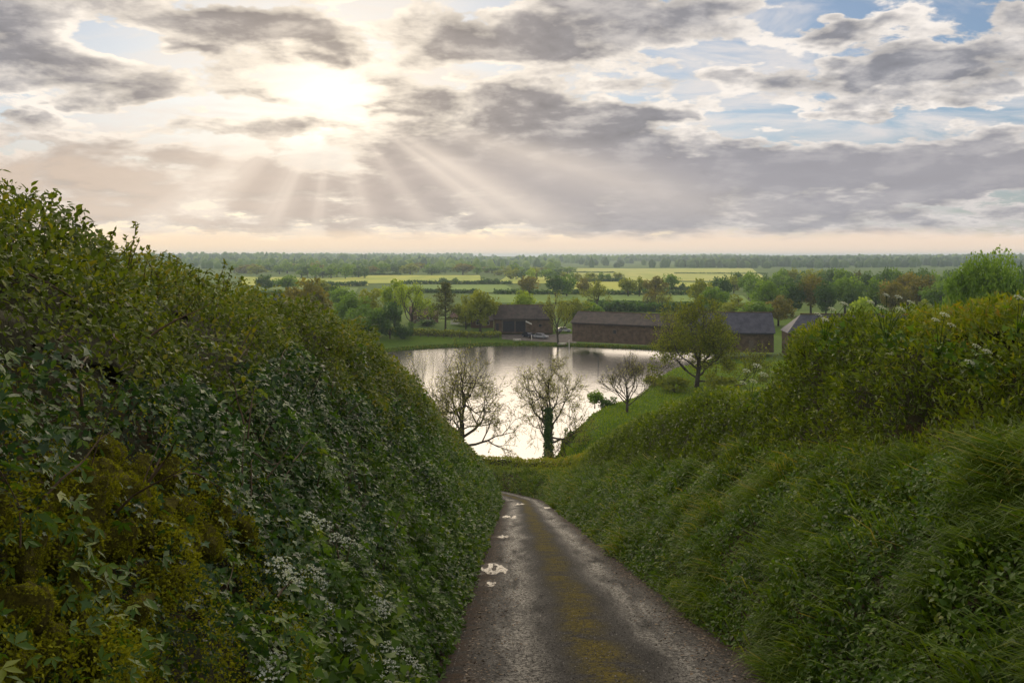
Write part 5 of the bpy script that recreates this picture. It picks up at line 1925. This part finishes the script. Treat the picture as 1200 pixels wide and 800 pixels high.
def pebbles():
    n = 15000
    y = sample_y(n, 5.5, 34, 1.5)
    a = np.clip(rng.normal(0, .8, n), -1.4, 1.4)
    x = lane_x(y) + a
    z = lane_z(y) + .035 * (1 - (a / HALF) ** 2) - .028 * np.exp(-((np.abs(a) - .72) / .3) ** 2) - .03 * sstep(1.3, 1.55, np.abs(a))
    r = (.004 + .009 * rng.random(n) ** 3)
    base = np.array([(1, 0, 0), (-.4, .9, 0), (-.5, -.8, .1), (.1, .1, .8)])
    V = base[None] * (.6 + .8 * rng.random((n, 4, 1))) * r[:, None, None]
    th = rng.random(n) * 6.28
    c, s_ = np.cos(th)[:, None], np.sin(th)[:, None]
    V = np.stack([V[..., 0] * c - V[..., 1] * s_, V[..., 0] * s_ + V[..., 1] * c, V[..., 2]], -1) + np.stack([x, y, z + .002], 1)[:, None, :]
    F = np.array([(0, 1, 3), (1, 2, 3), (2, 0, 3)])[None] + (np.arange(n) * 4)[:, None, None]
    m = leaf_mat('loose_grit', [(0, (.03, .027, .024)), (.6, (.09, .082, .074)), (1, (.24, .22, .20))], .8, 0, .3)
    tag(link('gravel', mesh_np('gravel', V.reshape(-1, 3), F.reshape(-1, 3), np.repeat(rng.random(n), 4), m)), 'loose grit and small stones scattered over the lane', kind='stuff')


pebbles()


# sedge and rough grass round the shore and mound ----------------------------
def shore_grass():
    n = 26000
    i = rng.integers(0, nL, n)
    f = rng.random(n)
    b = LAKE_S[i] * (1 - f)[:, None] + np.roll(LAKE_S, -1, 0)[i] * f[:, None]
    out_ = unit(b - cen)
    b = b + out_ * (rng.random(n) ** 1.5 * 3.2)[:, None]
    z = terr(b[:, 0], b[:, 1])
    P = np.stack([b[:, 0], b[:, 1], np.maximum(z, LAKE_Z) - .02], 1)
    T = unit(rng.normal(size=(n, 3)) * .35 + np.array([0, 0, 1]))
    v, ff, t = leaves_np(P, T, unit(rand_dir(n) + np.array([0, -.8, 0])), .28 + .4 * rng.random(n), RHOMB * np.array([.35, 1, 1]), LEAF4, rng.random(n))
    tag(link('sedge', mesh_np('sedge', v, ff, t, G['grass'])), 'rough sedge and grass fringing the lake shore', kind='stuff')


shore_grass()


def meadow_tufts():
    n = 60000
    x = 5 + 80 * rng.random(n) ** 1.6
    y = 98 + 105 * rng.random(n)
    m = lake_dist(x, y) > .5
    x, y = x[m], y[m]
    n = len(x)
    P = np.stack([x, y, terr(x, y) - .03], 1)
    T = unit(rng.normal(size=(n, 3)) * .5 + np.array([0, 0, 1]))
    v, f, t = leaves_np(P, T, unit(rand_dir(n) + np.array([0, -.8, 0])), .14 + .3 * rng.random(n) ** 2, RHOMB * np.array([.6, 1, 1]), LEAF4, np.clip(.55 + .5 * (fbm(x / 4, y / 4, None, 2) - .5) + rng.normal(0, .2, n), 0, 1))
    tag(link('meadow_grass', mesh_np('meadow_grass', v, f, t, G['pasture'])), 'rough pasture grass on the mound and slope right of the lake', kind='stuff')


meadow_tufts()


def meadow_tufts():
    n = 60000
    x = 5 + 80 * rng.random(n) ** 1.6
    y = 98 + 105 * rng.random(n)
    m = lake_dist(x, y) > .5
    x, y = x[m], y[m]
    n = len(x)
    P = np.stack([x, y, terr(x, y) - .03], 1)
    T = unit(rng.normal(size=(n, 3)) * .5 + np.array([0, 0, 1]))
    v, f, t = leaves_np(P, T, unit(rand_dir(n) + np.array([0, -.8, 0])), .14 + .3 * rng.random(n) ** 2, RHOMB * np.array([.6, 1, 1]), LEAF4, np.clip(.55 + .5 * (fbm(x / 4, y / 4, None, 2) - .5) + rng.normal(0, .2, n), 0, 1))
    tag(link('meadow_grass', mesh_np('meadow_grass', v, f, t, G['pasture'])), 'rough pasture grass on the mound and slope right of the lake', kind='stuff')


meadow_tufts()

# ------------------------------------------------------------------ haze over the valley
hz, nt, bs, out = mat_new('valley_air')
nt.nodes.remove(bs)
pv = nt.nodes.new('ShaderNodeVolumePrincipled')
pv.inputs['Color'].default_value = (.66, .80, 1.0, 1)
pv.inputs['Density'].default_value = 1.5e-4
pv.inputs['Anisotropy'].default_value = .35
nt.links.new(pv.outputs[0], out.inputs['Volume'])
bpy.context.view_layer.update()
TOP_Z = max(max((o.matrix_world @ Vector(c)).z for c in o.bound_box) for o in COL.objects if o.type == 'MESH') + 1.0
lo_z, hi_z = float(HH.min()) - 5, TOP_Z
m = MB()
m.box(-9200, 9200, -45, 12200, lo_z, hi_z)
tag(m.build('haze', hz), 'pale evening haze lying over the valley', kind='stuff')
